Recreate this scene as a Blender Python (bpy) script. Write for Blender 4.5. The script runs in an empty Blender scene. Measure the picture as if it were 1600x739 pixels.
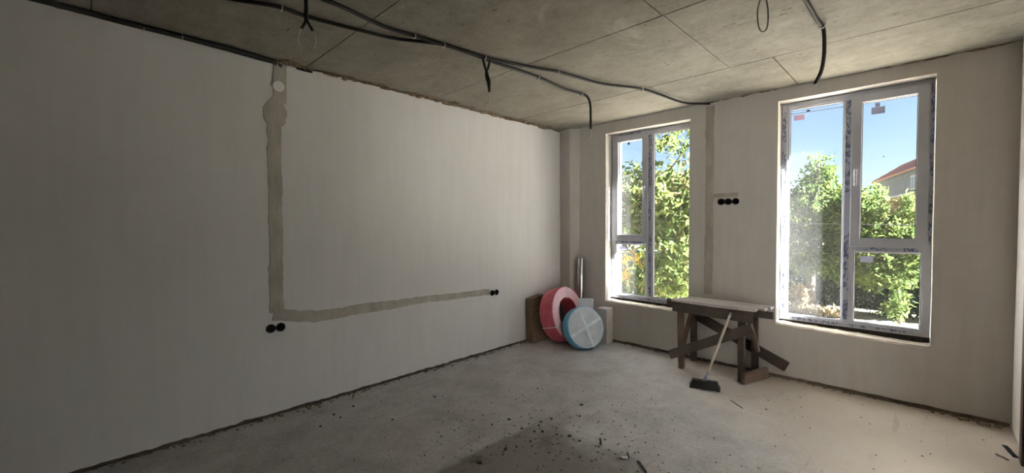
import bpy, bmesh, math, random
import numpy as np
from mathutils import Vector, Matrix, noise

S = bpy.context.scene
COL = S.collection
R = math.radians
random.seed(7)

# ------------------------------------------------------------------ camera, sky, sun, exposure
def make_camera():
    f_px, yaw, pitch, roll = 656.98, -0.7769, -0.0280, -0.0041
    sy, cy = math.sin(yaw), math.cos(yaw)
    fwd = Vector((sy * math.cos(pitch), cy * math.cos(pitch), math.sin(pitch)))
    right = Vector((cy, -sy, 0))
    up = right.cross(fwd)
    r2 = right * math.cos(roll) + up * math.sin(roll)
    u2 = r2.cross(fwd)
    cd = bpy.data.cameras.new('camera')
    cd.sensor_fit = 'HORIZONTAL'
    cd.sensor_width = 36.0
    cd.lens = f_px * 36.0 / 1600.0
    cd.clip_start = 0.02
    cd.clip_end = 500
    co = bpy.data.objects.new('camera', cd)
    m = Matrix((r2, u2, -fwd)).transposed().to_4x4()
    m.translation = (3.6509, -4.7293, 1.4993)
    co.matrix_world = m
    COL.objects.link(co)
    S.camera = co
make_camera()

SUN_EL, SUN_PHI = 32.0, 16.5          # sun almost along the facade, from the right
w = bpy.data.worlds.new('sky')
S.world = w
w.use_nodes = True
nt = w.node_tree
nt.nodes.clear()
wo = nt.nodes.new('ShaderNodeOutputWorld')
bg = nt.nodes.new('ShaderNodeBackground')
sk = nt.nodes.new('ShaderNodeTexSky')
sk.sky_type = 'NISHITA'
sk.sun_disc = False
sk.sun_elevation = R(SUN_EL)
sk.sun_rotation = R(90 - SUN_PHI)      # clockwise from +Y
sk.air_density = 1.0
sk.dust_density = 1.0
sk.ozone_density = 2.0
bg.inputs[1].default_value = 0.105
nt.links.new(sk.outputs[0], bg.inputs[0])
nt.links.new(bg.outputs[0], wo.inputs[0])

sl = bpy.data.lights.new('sun', 'SUN')
sl.energy = 105.0
sl.angle = R(0.6)
sl.color = (0.98, 0.985, 1.0)
so = bpy.data.objects.new('sun', sl)
d = Vector((math.cos(R(SUN_PHI)) * math.cos(R(SUN_EL)), math.sin(R(SUN_PHI)) * math.cos(R(SUN_EL)), math.sin(R(SUN_EL))))
so.rotation_euler = d.to_track_quat('Z', 'Y').to_euler()
so.location = (12, 6, 8)
COL.objects.link(so)

S.view_settings.view_transform = 'Standard'
S.view_settings.look = 'None'
S.view_settings.gamma = 1.0
S.view_settings.use_curve_mapping = False
S.view_settings.exposure = 1.1
S.cycles.use_denoising = True
S.cycles.max_bounces = 16
S.cycles.diffuse_bounces = 10
S.cycles.transparent_max_bounces = 24
S.cycles.sample_clamp_indirect = 8.0

# ------------------------------------------------------------------ materials
def new_mat(name):
    m = bpy.data.materials.new(name)
    m.use_nodes = True
    t = m.node_tree
    t.nodes.clear()
    out = t.nodes.new('ShaderNodeOutputMaterial')
    b = t.nodes.new('ShaderNodeBsdfPrincipled')
    t.links.new(b.outputs[0], out.inputs[0])
    return m, t, b, out

def noise_node(t, scale, detail=6, rough=0.6, stretch=None, coord='Object', dist=0.0):
    tc = t.nodes.new('ShaderNodeTexCoord')
    n = t.nodes.new('ShaderNodeTexNoise')
    n.inputs['Scale'].default_value = scale
    n.inputs['Detail'].default_value = detail
    n.inputs['Roughness'].default_value = rough
    n.inputs['Distortion'].default_value = dist
    src = tc.outputs[coord]
    if stretch:
        mp = t.nodes.new('ShaderNodeMapping')
        mp.inputs['Scale'].default_value = stretch
        t.links.new(src, mp.inputs[0])
        src = mp.outputs[0]
    t.links.new(src, n.inputs['Vector'])
    return n.outputs['Fac']

def ramp(t, fac, stops):
    r = t.nodes.new('ShaderNodeValToRGB')
    e = r.color_ramp.elements
    while len(e) < len(stops):
        e.new(0.5)
    for el, (p, c) in zip(e, stops):
        el.position = p
        el.color = (*c, 1) if len(c) == 3 else c
    t.links.new(fac, r.inputs[0])
    return r.outputs[0]

def mix(t, fac, a, b, mode='MIX'):
    m = t.nodes.new('ShaderNodeMix')
    m.data_type = 'RGBA'
    m.blend_type = mode
    for s, v in ((0, fac), (6, a), (7, b)):
        if hasattr(v, 'links'):
            t.links.new(v, m.inputs[s])
        else:
            m.inputs[s].default_value = v if s == 0 else (*v, 1)
    return m.outputs[2]

def bump(t, b, h, strength, distance=0.01):
    n = t.nodes.new('ShaderNodeBump')
    n.inputs['Strength'].default_value = strength
    n.inputs['Distance'].default_value = distance
    t.links.new(h, n.inputs['Height'])
    t.links.new(n.outputs[0], b.inputs['Normal'])

def simple(name, c1, c2, scale=8, rough=0.85, bmp=0.3, stretch=None, metal=0.0, detail=6, dist=0.003, lo=0.35, hi=0.65):
    m, t, b, o = new_mat(name)
    f = noise_node(t, scale, detail, 0.6, stretch)
    c = ramp(t, f, [(lo, c1), (hi, c2)])
    t.links.new(c, b.inputs['Base Color'])
    b.inputs['Roughness'].default_value = rough
    b.inputs['Metallic'].default_value = metal
    if bmp:
        bump(t, b, f, bmp, dist)
    return m

def plaster_mat(name, base, dark, streak_stretch):
    m, t, b, o = new_mat(name)
    big = noise_node(t, 0.9, 5, 0.6)
    mid = noise_node(t, 6, 6, 0.65)
    st = noise_node(t, 4.0, 5, 0.6, streak_stretch)
    fine = noise_node(t, 60, 4, 0.6)
    c = ramp(t, big, [(0.3, dark), (0.7, base)])
    c = mix(t, 0.35, c, ramp(t, mid, [(0.35, dark), (0.6, base)]))
    c = mix(t, 0.35, c, ramp(t, st, [(0.38, dark), (0.6, base)]))
    t.links.new(c, b.inputs['Base Color'])
    b.inputs['Roughness'].default_value = 0.8
    b.inputs['Specular IOR Level'].default_value = 0.25
    h = mix(t, 0.5, mid, fine)
    h = mix(t, 0.4, h, st)
    bump(t, b, h, 0.25, 0.006)
    return m

M = {}
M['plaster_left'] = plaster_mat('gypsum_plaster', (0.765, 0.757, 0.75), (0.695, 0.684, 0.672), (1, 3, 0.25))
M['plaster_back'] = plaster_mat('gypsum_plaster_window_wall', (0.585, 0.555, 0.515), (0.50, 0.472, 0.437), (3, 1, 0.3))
M['core'] = simple('dark_masonry', (0.10, 0.075, 0.055), (0.20, 0.16, 0.12), 14, 0.95, 0.6)
M['mortar'] = simple('grey_brown_mortar', (0.40, 0.365, 0.315), (0.53, 0.49, 0.435), 10, 0.9, 0.6, (1, 1, 0.4))
M['mortar_dark'] = simple('yellowish_grey_mortar', (0.34, 0.31, 0.255), (0.44, 0.405, 0.34), 10, 0.9, 0.6, (1, 1, 0.4))
M['crumb'] = simple('brown_crumbled_mortar', (0.14, 0.095, 0.06), (0.30, 0.22, 0.14), 30, 0.95, 0.6)
M['sill_mortar'] = simple('pale_crumbling_plaster', (0.62, 0.54, 0.43), (0.80, 0.73, 0.62), 18, 0.9, 0.8, dist=0.008)
M['black'] = simple('black_plastic', (0.008, 0.008, 0.009), (0.016, 0.016, 0.018), 30, 0.45, 0.1)
M['dull_black'] = simple('dull_black_cable', (0.006, 0.006, 0.006), (0.008, 0.008, 0.008), 5, 1.0, 0)
M['conduit'] = simple('black_corrugated_conduit', (0.006, 0.006, 0.006), (0.012, 0.0115, 0.011), 25, 0.55, 0.1)
M['white_wire'] = simple('white_wire', (0.6, 0.58, 0.54), (0.75, 0.73, 0.7), 20, 0.5, 0)
M['grey_wire'] = simple('grey_wire', (0.24, 0.22, 0.19), (0.34, 0.32, 0.28), 20, 0.5, 0)
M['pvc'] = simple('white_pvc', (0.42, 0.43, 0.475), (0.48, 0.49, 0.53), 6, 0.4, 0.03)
M['disc'] = simple('white_cover_plastic', (0.78, 0.76, 0.73), (0.84, 0.82, 0.79), 20, 0.6, 0.05)
M['foam'] = simple('dark_gap_foam', (0.012, 0.009, 0.007), (0.05, 0.04, 0.03), 40, 0.95, 0.8)
M['gasket'] = simple('black_gasket', (0.012, 0.012, 0.013), (0.02, 0.02, 0.02), 10, 0.6, 0)
M['steel'] = simple('grey_steel', (0.4, 0.4, 0.42), (0.55, 0.55, 0.56), 20, 0.35, 0.05, metal=0.8)
M['chip'] = simple('dark_rubble', (0.04, 0.034, 0.028), (0.10, 0.085, 0.07), 40, 0.95, 0.5)
M['pale_chip'] = simple('pale_rubble', (0.42, 0.40, 0.37), (0.62, 0.60, 0.56), 40, 0.95, 0.5)
M['brown_wood'] = simple('dark_brown_door_wood', (0.05, 0.026, 0.016), (0.085, 0.046, 0.03), 5, 0.6, 0.1, (6, 6, 0.5))

def wood(name, a, b_, c_):
    m, t, b, o = new_mat(name)
    g = noise_node(t, 7, 8, 0.65, (0.5, 9, 9), dist=0.6)
    s = noise_node(t, 4, 4, 0.6)
    c = ramp(t, g, [(0.3, a), (0.52, b_), (0.72, c_)])
    c = mix(t, 0.45, c, ramp(t, s, [(0.35, a), (0.65, c_)]))
    t.links.new(c, b.inputs['Base Color'])
    b.inputs['Roughness'].default_value = 0.85
    bump(t, b, g, 0.5, 0.004)
    return m
M['wood_dark'] = wood('weathered_dark_wood', (0.030, 0.021, 0.016), (0.068, 0.050, 0.039), (0.13, 0.10, 0.08))
M['wood_mid'] = wood('stained_brown_wood', (0.07, 0.042, 0.027), (0.13, 0.085, 0.058), (0.22, 0.16, 0.12))
M['wood_pale'] = wood('dusty_pale_wood', (0.30, 0.27, 0.24), (0.46, 0.43, 0.40), (0.60, 0.575, 0.54))
M['handle_wood'] = wood('pale_broom_handle_wood', (0.38, 0.33, 0.27), (0.5, 0.45, 0.38), (0.6, 0.55, 0.48))

def floor_mat():
    m, t, b, o = new_mat('dusty_concrete_screed')
    big = noise_node(t, 0.7, 6, 0.62)
    mid = noise_node(t, 3.5, 8, 0.7, dist=0.4)
    fine = noise_node(t, 40, 6, 0.7)
    c = ramp(t, big, [(0.32, (0.40, 0.385, 0.37)), (0.68, (0.56, 0.545, 0.53))])
    c = mix(t, 0.5, c, ramp(t, mid, [(0.36, (0.27, 0.257, 0.245)), (0.5, (0.49, 0.475, 0.46)), (0.62, (0.66, 0.645, 0.63))]))
    c = mix(t, 0.26, c, ramp(t, fine, [(0.36, (0.22, 0.205, 0.185)), (0.62, (0.62, 0.60, 0.57))]))
    # damp, darker screed: a stain with a straight left edge
    tc = t.nodes.new('ShaderNodeTexCoord')
    sp = t.nodes.new('ShaderNodeSeparateXYZ')
    t.links.new(tc.outputs['Object'], sp.inputs[0])
    wob = noise_node(t, 2.2, 6, 0.7)
    def mth(op, a, b2=None, c2=None):
        n = t.nodes.new('ShaderNodeMath')
        n.operation = op
        for i, v in enumerate((a, b2, c2)):
            if v is None:
                continue
            if hasattr(v, 'links'):
                t.links.new(v, n.inputs[i])
            else:
                n.inputs[i].default_value = v
        return n.outputs[0]
    def mr(v, a, b2):
        n = t.nodes.new('ShaderNodeMapRange')
        n.interpolation_type = 'SMOOTHSTEP'
        t.links.new(v, n.inputs[0])
        n.inputs[1].default_value = a
        n.inputs[2].default_value = b2
        return n.outputs[0]
    xw = mth('MULTIPLY_ADD', wob, 0.10, sp.outputs['X'])
    left = mr(xw, 1.585, 1.64)
    yw = mth('MULTIPLY_ADD', wob, 1.0, sp.outputs['Y'])
    top = mr(yw, -1.62, -2.05)
    xr = mth('MULTIPLY_ADD', wob, 1.5, sp.outputs['X'])
    right = mr(xr, 3.75, 2.9)
    k = mth('MULTIPLY', mth('MULTIPLY', left, top), right)
    k = mth('MULTIPLY', k, 0.74)
    c = mix(t, k, c, (0.175, 0.148, 0.118))
    # tan dust tint, also painting in warm light towards window wall and doorway
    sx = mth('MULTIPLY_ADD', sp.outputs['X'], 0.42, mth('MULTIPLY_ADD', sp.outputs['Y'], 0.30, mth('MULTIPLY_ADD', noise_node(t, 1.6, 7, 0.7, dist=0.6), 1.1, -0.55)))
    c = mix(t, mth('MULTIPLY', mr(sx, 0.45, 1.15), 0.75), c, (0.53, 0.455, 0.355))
    # pale chalk spill and dark oily blotch
    def spot(x, y, r0, r1, col, amt, c):
        dx = mth('SUBTRACT', sp.outputs['X'], x)
        dy = mth('SUBTRACT', sp.outputs['Y'], y)
        rr_ = mth('SQRT', mth('ADD', mth('MULTIPLY', dx, dx), mth('MULTIPLY', dy, dy)))
        rr_ = mth('MULTIPLY_ADD', noise_node(t, 9, 6, 0.75), 0.5, rr_)
        return mix(t, mth('MULTIPLY', mr(rr_, r1, r0), amt), c, col)
    c = spot(1.97, -2.20, 0.22, 0.50, (0.66, 0.65, 0.63), 0.8, c)
    c = spot(1.64, -3.02, 0.22, 0.37, (0.075, 0.065, 0.045), 0.85, c)
    c = spot(1.80, -2.50, 0.24, 0.40, (0.13, 0.11, 0.085), 0.6, c)
    scr = noise_node(t, 2.5, 4, 0.6, (6, 0.6, 1), dist=0.4)
    c = mix(t, ramp(t, scr, [(0.64, (0, 0, 0)), (0.68, (0.35,) * 3)]), c, (0.25, 0.23, 0.21))
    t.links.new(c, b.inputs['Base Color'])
    rr = ramp(t, mid, [(0.3, (0.62,) * 3), (0.7, (0.85,) * 3)])
    t.links.new(rr, b.inputs['Roughness'])
    h = mix(t, 0.3, mid, fine)
    bump(t, b, h, 0.5, 0.012)
    return m
M['floor'] = floor_mat()

def ceiling_mat():
    m, t, b, o = new_mat('formwork_concrete')
    big = noise_node(t, 1.0, 7, 0.68, dist=0.8)
    st = noise_node(t, 2.6, 8, 0.72, (0.7, 2.2, 1), dist=0.5)
    mot = noise_node(t, 7, 8, 0.75)
    fine = noise_node(t, 38, 6, 0.75)
    dk, md, lt = (0.135, 0.123, 0.095), (0.235, 0.219, 0.176), (0.35, 0.328, 0.27)
    c = ramp(t, big, [(0.34, dk), (0.5, md), (0.66, lt)])
    c = mix(t, 0.40, c, ramp(t, st, [(0.36, dk), (0.64, lt)]))
    c = mix(t, 0.35, c, ramp(t, mot, [(0.36, dk), (0.62, lt)]))
    c = mix(t, 0.2, c, ramp(t, fine, [(0.35, dk), (0.6, lt)]))
    pal = noise_node(t, 0.85, 8, 0.72, (1, 1.4, 1), dist=1.2)
    c = mix(t, ramp(t, pal, [(0.60, (0, 0, 0)), (0.66, (0.55,) * 3)]), c, (0.42, 0.385, 0.32))
    pit = noise_node(t, 13, 2, 0.5, (1, 2.2, 1))
    c = mix(t, ramp(t, pit, [(0.70, (0, 0, 0)), (0.74, (0.7,) * 3)]), c, (0.07, 0.052, 0.036))
    t.links.new(c, b.inputs['Base Color'])
    b.inputs['Roughness'].default_value = 0.85
    h = mix(t, 0.4, mot, fine)
    bump(t, b, h, 0.5, 0.008)
    return m
M['ceiling'] = ceiling_mat()
M['floor2'] = simple('bounce_screed', (0.50, 0.49, 0.475), (0.62, 0.61, 0.59), 3, 0.9, 0.3)  # pale floor for the added room next door, to bounce sun
M['bounce_white'] = simple('bounce_white', (0.76, 0.76, 0.75), (0.82, 0.82, 0.81), 3, 0.9, 0.1)  # white for the added room next door, to throw light back
M['grout'] = simple('dark_seam_grout', (0.05, 0.04, 0.03), (0.12, 0.095, 0.07), 20, 0.95, 0.4)

def glass_mat():
    m = bpy.data.materials.new('dusty_window_glass')
    m.use_nodes = True
    t = m.node_tree
    t.nodes.clear()
    out = t.nodes.new('ShaderNodeOutputMaterial')
    tr = t.nodes.new('ShaderNodeBsdfTransparent')
    tr.inputs[0].default_value = (0.97, 0.985, 0.98, 1)
    gl = t.nodes.new('ShaderNodeBsdfGlossy')
    gl.inputs['Roughness'].default_value = 0.02
    lw = t.nodes.new('ShaderNodeLayerWeight')      # reflectance rising at grazing angles, the same on both faces
    lw.inputs[0].default_value = 0.5
    pw = t.nodes.new('ShaderNodeMath')
    pw.operation = 'POWER'
    t.links.new(lw.outputs['Facing'], pw.inputs[0])
    pw.inputs[1].default_value = 5.0
    fr = t.nodes.new('ShaderNodeMath')
    fr.operation = 'MULTIPLY_ADD'
    t.links.new(pw.outputs[0], fr.inputs[0])
    fr.inputs[1].default_value = 0.7
    fr.inputs[2].default_value = 0.025
    m1 = t.nodes.new('ShaderNodeMixShader')
    t.links.new(fr.outputs[0], m1.inputs[0])
    t.links.new(tr.outputs[0], m1.inputs[1])
    t.links.new(gl.outputs[0], m1.inputs[2])
    du = t.nodes.new('ShaderNodeBsdfTranslucent')
    du.inputs[0].default_value = (0.85, 0.85, 0.85, 1)
    m2 = t.nodes.new('ShaderNodeMixShader')
    f = noise_node(t, 2.5, 6, 0.65)
    c = ramp(t, f, [(0.35, (0.005,) * 3), (0.75, (0.014,) * 3)])
    t.links.new(c, m2.inputs[0])
    t.links.new(m1.outputs[0], m2.inputs[1])
    t.links.new(du.outputs[0], m2.inputs[2])
    t.links.new(m2.outputs[0], out.inputs[0])
    return m
M['glass'] = glass_mat()

def film_mat():
    # grey protective tape with a faded printed pattern, no legible letters in the photograph
    m, t, b, o = new_mat('protective_film')
    f = noise_node(t, 75, 2, 0.5, (1.0, 1, 0.45))
    g = noise_node(t, 6, 1, 0.5, (1, 1, 1))
    k = mix(t, 1.0, ramp(t, f, [(0.49, (0, 0, 0)), (0.52, (1, 1, 1))]), ramp(t, g, [(0.42, (0, 0, 0)), (0.46, (1, 1, 1))]), 'MULTIPLY')
    c = mix(t, k, (0.36, 0.38, 0.45), (0.10, 0.12, 0.19))
    t.links.new(c, b.inputs['Base Color'])
    b.inputs['Roughness'].default_value = 0.4
    return m
M['film'] = film_mat()

def leaf_mat(name, stops, trans=0.5):
    m = bpy.data.materials.new(name)
    m.use_nodes = True
    t = m.node_tree
    t.nodes.clear()
    out = t.nodes.new('ShaderNodeOutputMaterial')
    at = t.nodes.new('ShaderNodeAttribute')
    at.attribute_name = 'tone'
    c = ramp(t, at.outputs['Fac'], stops)
    df = t.nodes.new('ShaderNodeBsdfDiffuse')
    tl = t.nodes.new('ShaderNodeBsdfTranslucent')
    mx = t.nodes.new('ShaderNodeMixShader')
    mx.inputs[0].default_value = trans
    t.links.new(c, df.inputs[0])
    t.links.new(c, tl.inputs[0])
    t.links.new(df.outputs[0], mx.inputs[1])
    t.links.new(tl.outputs[0], mx.inputs[2])
    t.links.new(mx.outputs[0], out.inputs[0])
    return m
M['leaf_bright'] = leaf_mat('bright_green_leaves', [(0, (0.045, 0.07, 0.022)), (0.5, (0.09, 0.125, 0.035)), (0.85, (0.15, 0.17, 0.05)), (1, (0.20, 0.13, 0.06))])
M['leaf_mid'] = leaf_mat('green_leaves', [(0, (0.025, 0.045, 0.016)), (0.6, (0.06, 0.09, 0.027)), (1, (0.12, 0.14, 0.04))])
M['leaf_yellow'] = leaf_mat('yellow_leaves', [(0, (0.24, 0.16, 0.01)), (1, (0.42, 0.30, 0.025))])
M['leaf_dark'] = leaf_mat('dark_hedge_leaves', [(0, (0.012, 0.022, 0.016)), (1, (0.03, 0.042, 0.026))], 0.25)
M['straw'] = leaf_mat('dry_straw', [(0, (0.13, 0.10, 0.05)), (1, (0.26, 0.21, 0.12))], 0.3)
M['bark'] = simple('grey_brown_bark', (0.045, 0.035, 0.028), (0.11, 0.088, 0.068), 14, 0.9, 0.6, (1, 1, 0.25))
M['soil'] = simple('dry_soil_and_grass', (0.085, 0.08, 0.04), (0.16, 0.14, 0.08), 2.5, 0.95, 0.5)
M['path'] = simple('pale_gravel_road', (0.15, 0.14, 0.13), (0.22, 0.205, 0.19), 6, 0.95, 0.3)
M['yard'] = simple('tan_bounce_paving', (0.27, 0.225, 0.175), (0.34, 0.29, 0.225), 1.5, 0.9, 0.2)  # unseen paving, tan picked to warm the light bounced indoors
M['garden_wall'] = simple('grey_garden_wall', (0.16, 0.15, 0.14), (0.27, 0.255, 0.24), 3, 0.95, 0.3)
M['rooftile'] = simple('red_roof_tiles', (0.34, 0.15, 0.125), (0.48, 0.25, 0.215), 5, 0.8, 0.2)
M['house_wall'] = simple('grey_painted_wall', (0.13, 0.14, 0.18), (0.17, 0.18, 0.22), 1.5, 0.9, 0.1)
M['housewhite'] = simple('white_window_paint', (0.42, 0.42, 0.45), (0.46, 0.46, 0.48), 3, 0.6, 0)
M['darkglass'] = simple('dark_house_glass', (0.10, 0.12, 0.15), (0.16, 0.18, 0.22), 1, 0.1, 0)

def brick_mat():
    m, t, b, o = new_mat('red_brick_far_wall')
    tc = t.nodes.new('ShaderNodeTexCoord')
    br = t.nodes.new('ShaderNodeTexBrick')
    br.inputs['Scale'].default_value = 4.0
    br.inputs['Color1'].default_value = (0.21, 0.065, 0.045, 1)
    br.inputs['Color2'].default_value = (0.17, 0.05, 0.035, 1)
    br.inputs['Mortar'].default_value = (0.18, 0.12, 0.10, 1)
    br.inputs['Mortar Size'].default_value = 0.012
    mp = t.nodes.new('ShaderNodeMapping')
    mp.inputs['Rotation'].default_value = (R(90), 0, 0)
    t.links.new(tc.outputs['Object'], mp.inputs[0])
    t.links.new(mp.outputs[0], br.inputs['Vector'])
    t.links.new(br.outputs[0], b.inputs['Base Color'])
    b.inputs['Roughness'].default_value = 0.9
    return m
M['brick'] = brick_mat()

def cardboard(name, a, b_):
    return simple(name, a, b_, 12, 0.85, 0.2, (1, 1, 5))
M['cardboard'] = cardboard('brown_cardboard', (0.15, 0.095, 0.055), (0.24, 0.16, 0.10))
M['cardboard_grey'] = cardboard('greyish_cardboard', (0.42, 0.37, 0.33), (0.55, 0.5, 0.46))
M['white_carton'] = simple('white_carton', (0.56, 0.57, 0.58), (0.68, 0.69, 0.70), 10, 0.7, 0.1)
M['foil'] = simple('silver_foil', (0.40, 0.39, 0.37), (0.62, 0.61, 0.58), 9, 0.22, 0.5, (1, 1, 0.5), metal=0.95, dist=0.01)
M['pink_pipe'] = simple('pink_plastic_pipe', (0.66, 0.11, 0.17), (0.76, 0.17, 0.23), 12, 0.38, 0.05)
M['pink_face'] = simple('pale_pink_wrapped_pipe', (0.80, 0.47, 0.52), (0.86, 0.58, 0.62), 12, 0.35, 0.05)
M['white_pipe'] = simple('white_plastic_pipe', (0.66, 0.71, 0.78), (0.76, 0.80, 0.86), 12, 0.4, 0.05)
M['blue_film'] = simple('blue_plastic_wrap', (0.09, 0.42, 0.68), (0.22, 0.56, 0.78), 7, 0.3, 0.3, dist=0.01)
M['strap'] = simple('pale_blue_strap', (0.62, 0.74, 0.82), (0.74, 0.83, 0.89), 12, 0.35, 0.1)
M['dark_inner'] = simple('dark_red_pipe_shade', (0.30, 0.05, 0.08), (0.40, 0.08, 0.11), 10, 0.5, 0.05)
M['bristle'] = simple('black_bristles', (0.012, 0.011, 0.011), (0.03, 0.028, 0.027), 120, 0.8, 0.6, (1, 1, 0.05))
M['grey_plastic'] = simple('blue_grey_plastic', (0.16, 0.18, 0.24), (0.24, 0.26, 0.32), 20, 0.5, 0)
M['sticker'] = simple('white_paper_sticker', (0.66, 0.66, 0.66), (0.74, 0.74, 0.74), 8, 0.7, 0)
M['sticker_pink'] = simple('pinkish_paper_label', (0.62, 0.50, 0.48), (0.68, 0.56, 0.54), 8, 0.7, 0)
def paper(name, col):
    m = leaf_mat(name, [(0, col), (1, col)], 0.6)
    return m
M['sticker_back'] = paper('backlit_paper_sticker', (0.36, 0.37, 0.45))
M['sticker_pink'] = paper('backlit_pinkish_label', (0.46, 0.37, 0.43))
M['speck'] = simple('dark_speck', (0.03, 0.03, 0.03), (0.05, 0.05, 0.05), 8, 0.7, 0)

# ------------------------------------------------------------------ helpers
class MB:
    def __init__(s):
        s.v, s.f = [], []
    def add(s, vs, fs):
        o = len(s.v)
        s.v += [tuple(v) for v in vs]
        s.f += [tuple(i + o for i in f) for f in fs]
        return s
    def box(s, x0, x1, y0, y1, z0, z1):
        return s.add([(x0, y0, z0), (x1, y0, z0), (x1, y1, z0), (x0, y1, z0), (x0, y0, z1), (x1, y0, z1), (x1, y1, z1), (x0, y1, z1)],
                     [(0, 3, 2, 1), (4, 5, 6, 7), (0, 1, 5, 4), (1, 2, 6, 5), (2, 3, 7, 6), (3, 0, 4, 7)])
    def prism(s, poly, z0, z1):
        n = len(poly)
        vs = [(x, y, z0) for x, y in poly] + [(x, y, z1) for x, y in poly]
        fs = [tuple(range(n - 1, -1, -1)), tuple(range(n, 2 * n))] + [(i, (i + 1) % n, n + (i + 1) % n, n + i) for i in range(n)]
        return s.add(vs, fs)
    def tube(s, pts, r, sides=10, ribs=None, closed=False):
        pts = [Vector(p) for p in pts]
        n = len(pts)
        vs = []
        prev = None
        for i, p in enumerate(pts):
            a = pts[(i - 1) % n] if closed else pts[max(i - 1, 0)]
            b = pts[(i + 1) % n] if closed else pts[min(i + 1, n - 1)]
            tg = (b - a).normalized()
            if prev is None:
                prev = tg.orthogonal().normalized()
            prev = (prev - tg * prev.dot(tg)).normalized()
            bn = tg.cross(prev)
            rr = r[i] if isinstance(r, (list, tuple)) else r
            if ribs and i % 2:
                rr *= ribs
            for k in range(sides):
                an = 2 * math.pi * k / sides
                vs.append(p + (prev * math.cos(an) + bn * math.sin(an)) * rr)
        fs = []
        for i in range(n if closed else n - 1):
            j = (i + 1) % n
            for k in range(sides):
                l = (k + 1) % sides
                fs.append((i * sides + k, i * sides + l, j * sides + l, j * sides + k))
        if not closed:
            fs.append(tuple(range(sides - 1, -1, -1)))
            fs.append(tuple((n - 1) * sides + k for k in range(sides)))
        return s.add(vs, fs)
    def lathe(s, prof, sides=32, closed=True):
        n = len(prof)
        vs = [(rr * math.cos(2 * math.pi * k / sides), rr * math.sin(2 * math.pi * k / sides), z) for k in range(sides) for rr, z in prof]
        fs = []
        for k in range(sides):
            l = (k + 1) % sides
            for i in range(n if closed else n - 1):
                j = (i + 1) % n
                fs.append((k * n + i, l * n + i, l * n + j, k * n + j))
        return s.add(vs, fs)
    def build(s, name, mat, parent=None, matrix=None, smooth=False, bevel=0.0):
        me = bpy.data.meshes.new(name)
        me.from_pydata(s.v, [], s.f)
        me.materials.append(mat)
        me.update()
        bm = bmesh.new()
        bm.from_mesh(me)
        bmesh.ops.recalc_face_normals(bm, faces=bm.faces)
        bm.to_mesh(me)
        bm.free()
        if smooth:
            me.polygons.foreach_set('use_smooth', [True] * len(me.polygons))
        o = bpy.data.objects.new(name, me)
        COL.objects.link(o)
        if bevel:
            b = o.modifiers.new('bevel', 'BEVEL')
            b.width = bevel
            b.segments = 2
        place(o, parent, matrix)
        return o

WORLD = {}
def place(o, parent=None, matrix=None):
    """matrix is the piece's place in the room; children keep it relative to their parent"""
    m = (matrix or Matrix.Identity(4)).copy()
    WORLD[o.name] = m
    if parent:
        o.parent = parent
        m = WORLD[parent.name].inverted() @ m
    o.matrix_basis = m

def tag(o, label=None, cat=None, group=None, kind=None):
    if label: o['label'] = label
    if cat: o['category'] = cat
    if group: o['group'] = group
    if kind: o['kind'] = kind
    return o
def thing(name, label, cat, loc=(0, 0, 0), group=None, kind=None):
    o = bpy.data.objects.new(name, None)
    o.empty_display_size = 0.1
    COL.objects.link(o)
    place(o, None, Matrix.Translation(loc))
    return tag(o, label, cat, group, kind)

def beam_matrix(p0, p1, up=(0, 0, 1)):
    p0, p1 = Vector(p0), Vector(p1)
    x = (p1 - p0).normalized()
    u = Vector(up)
    y = u.cross(x).normalized()
    z = x.cross(y)
    m = Matrix((x, y, z)).transposed().to_4x4()
    m.translation = p0
    return m, (p1 - p0).length
def board(name, mat, parent, p0, p1, wy, wz, up=(0, 0, 1), bev=0.003, seed=0):
    """a sawn board from p0 to p1 (its middle line), wy across, wz along up, slightly out of true"""
    m, L = beam_matrix(p0, p1, up)
    rnd = random.Random(seed + int(L * 1000))
    mb = MB()
    n = 5
    vs, fs = [], []
    for i in range(n):
        x = L * i / (n - 1)
        dy, dz = rnd.uniform(-.002, .002), rnd.uniform(-.002, .002)
        for sy, sz in ((-1, -1), (1, -1), (1, 1), (-1, 1)):
            vs.append((x + (rnd.uniform(-.004, .004) if i in (0, n - 1) else 0), sy * wy / 2 + dy, sz * wz / 2 + dz))
    for i in range(n - 1):
        for k in range(4):
            l = (k + 1) % 4
            fs.append((i * 4 + k, i * 4 + l, i * 4 + 4 + l, i * 4 + 4 + k))
    fs += [(3, 2, 1, 0), tuple((n - 1) * 4 + k for k in range(4))]
    mb.add(vs, fs)
    return mb.build(name, mat, parent, m, bevel=bev)

def spline(pts, step=0.008):
    P = [Vector(p) for p in pts]
    P = [P[0] * 2 - P[1]] + P + [P[-1] * 2 - P[-2]]
    out = []
    for i in range(1, len(P) - 2):
        a, b, c, d2 = P[i - 1], P[i], P[i + 1], P[i + 2]
        n = max(2, int((c - b).length / step))
        for k in range(n):
            t = k / n
            out.append(0.5 * ((2 * b) + (c - a) * t + (2 * a - 5 * b + 4 * c - d2) * t * t + (3 * b - a - 3 * c + d2) * t ** 3))
    out.append(P[-2])
    return out

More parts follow.
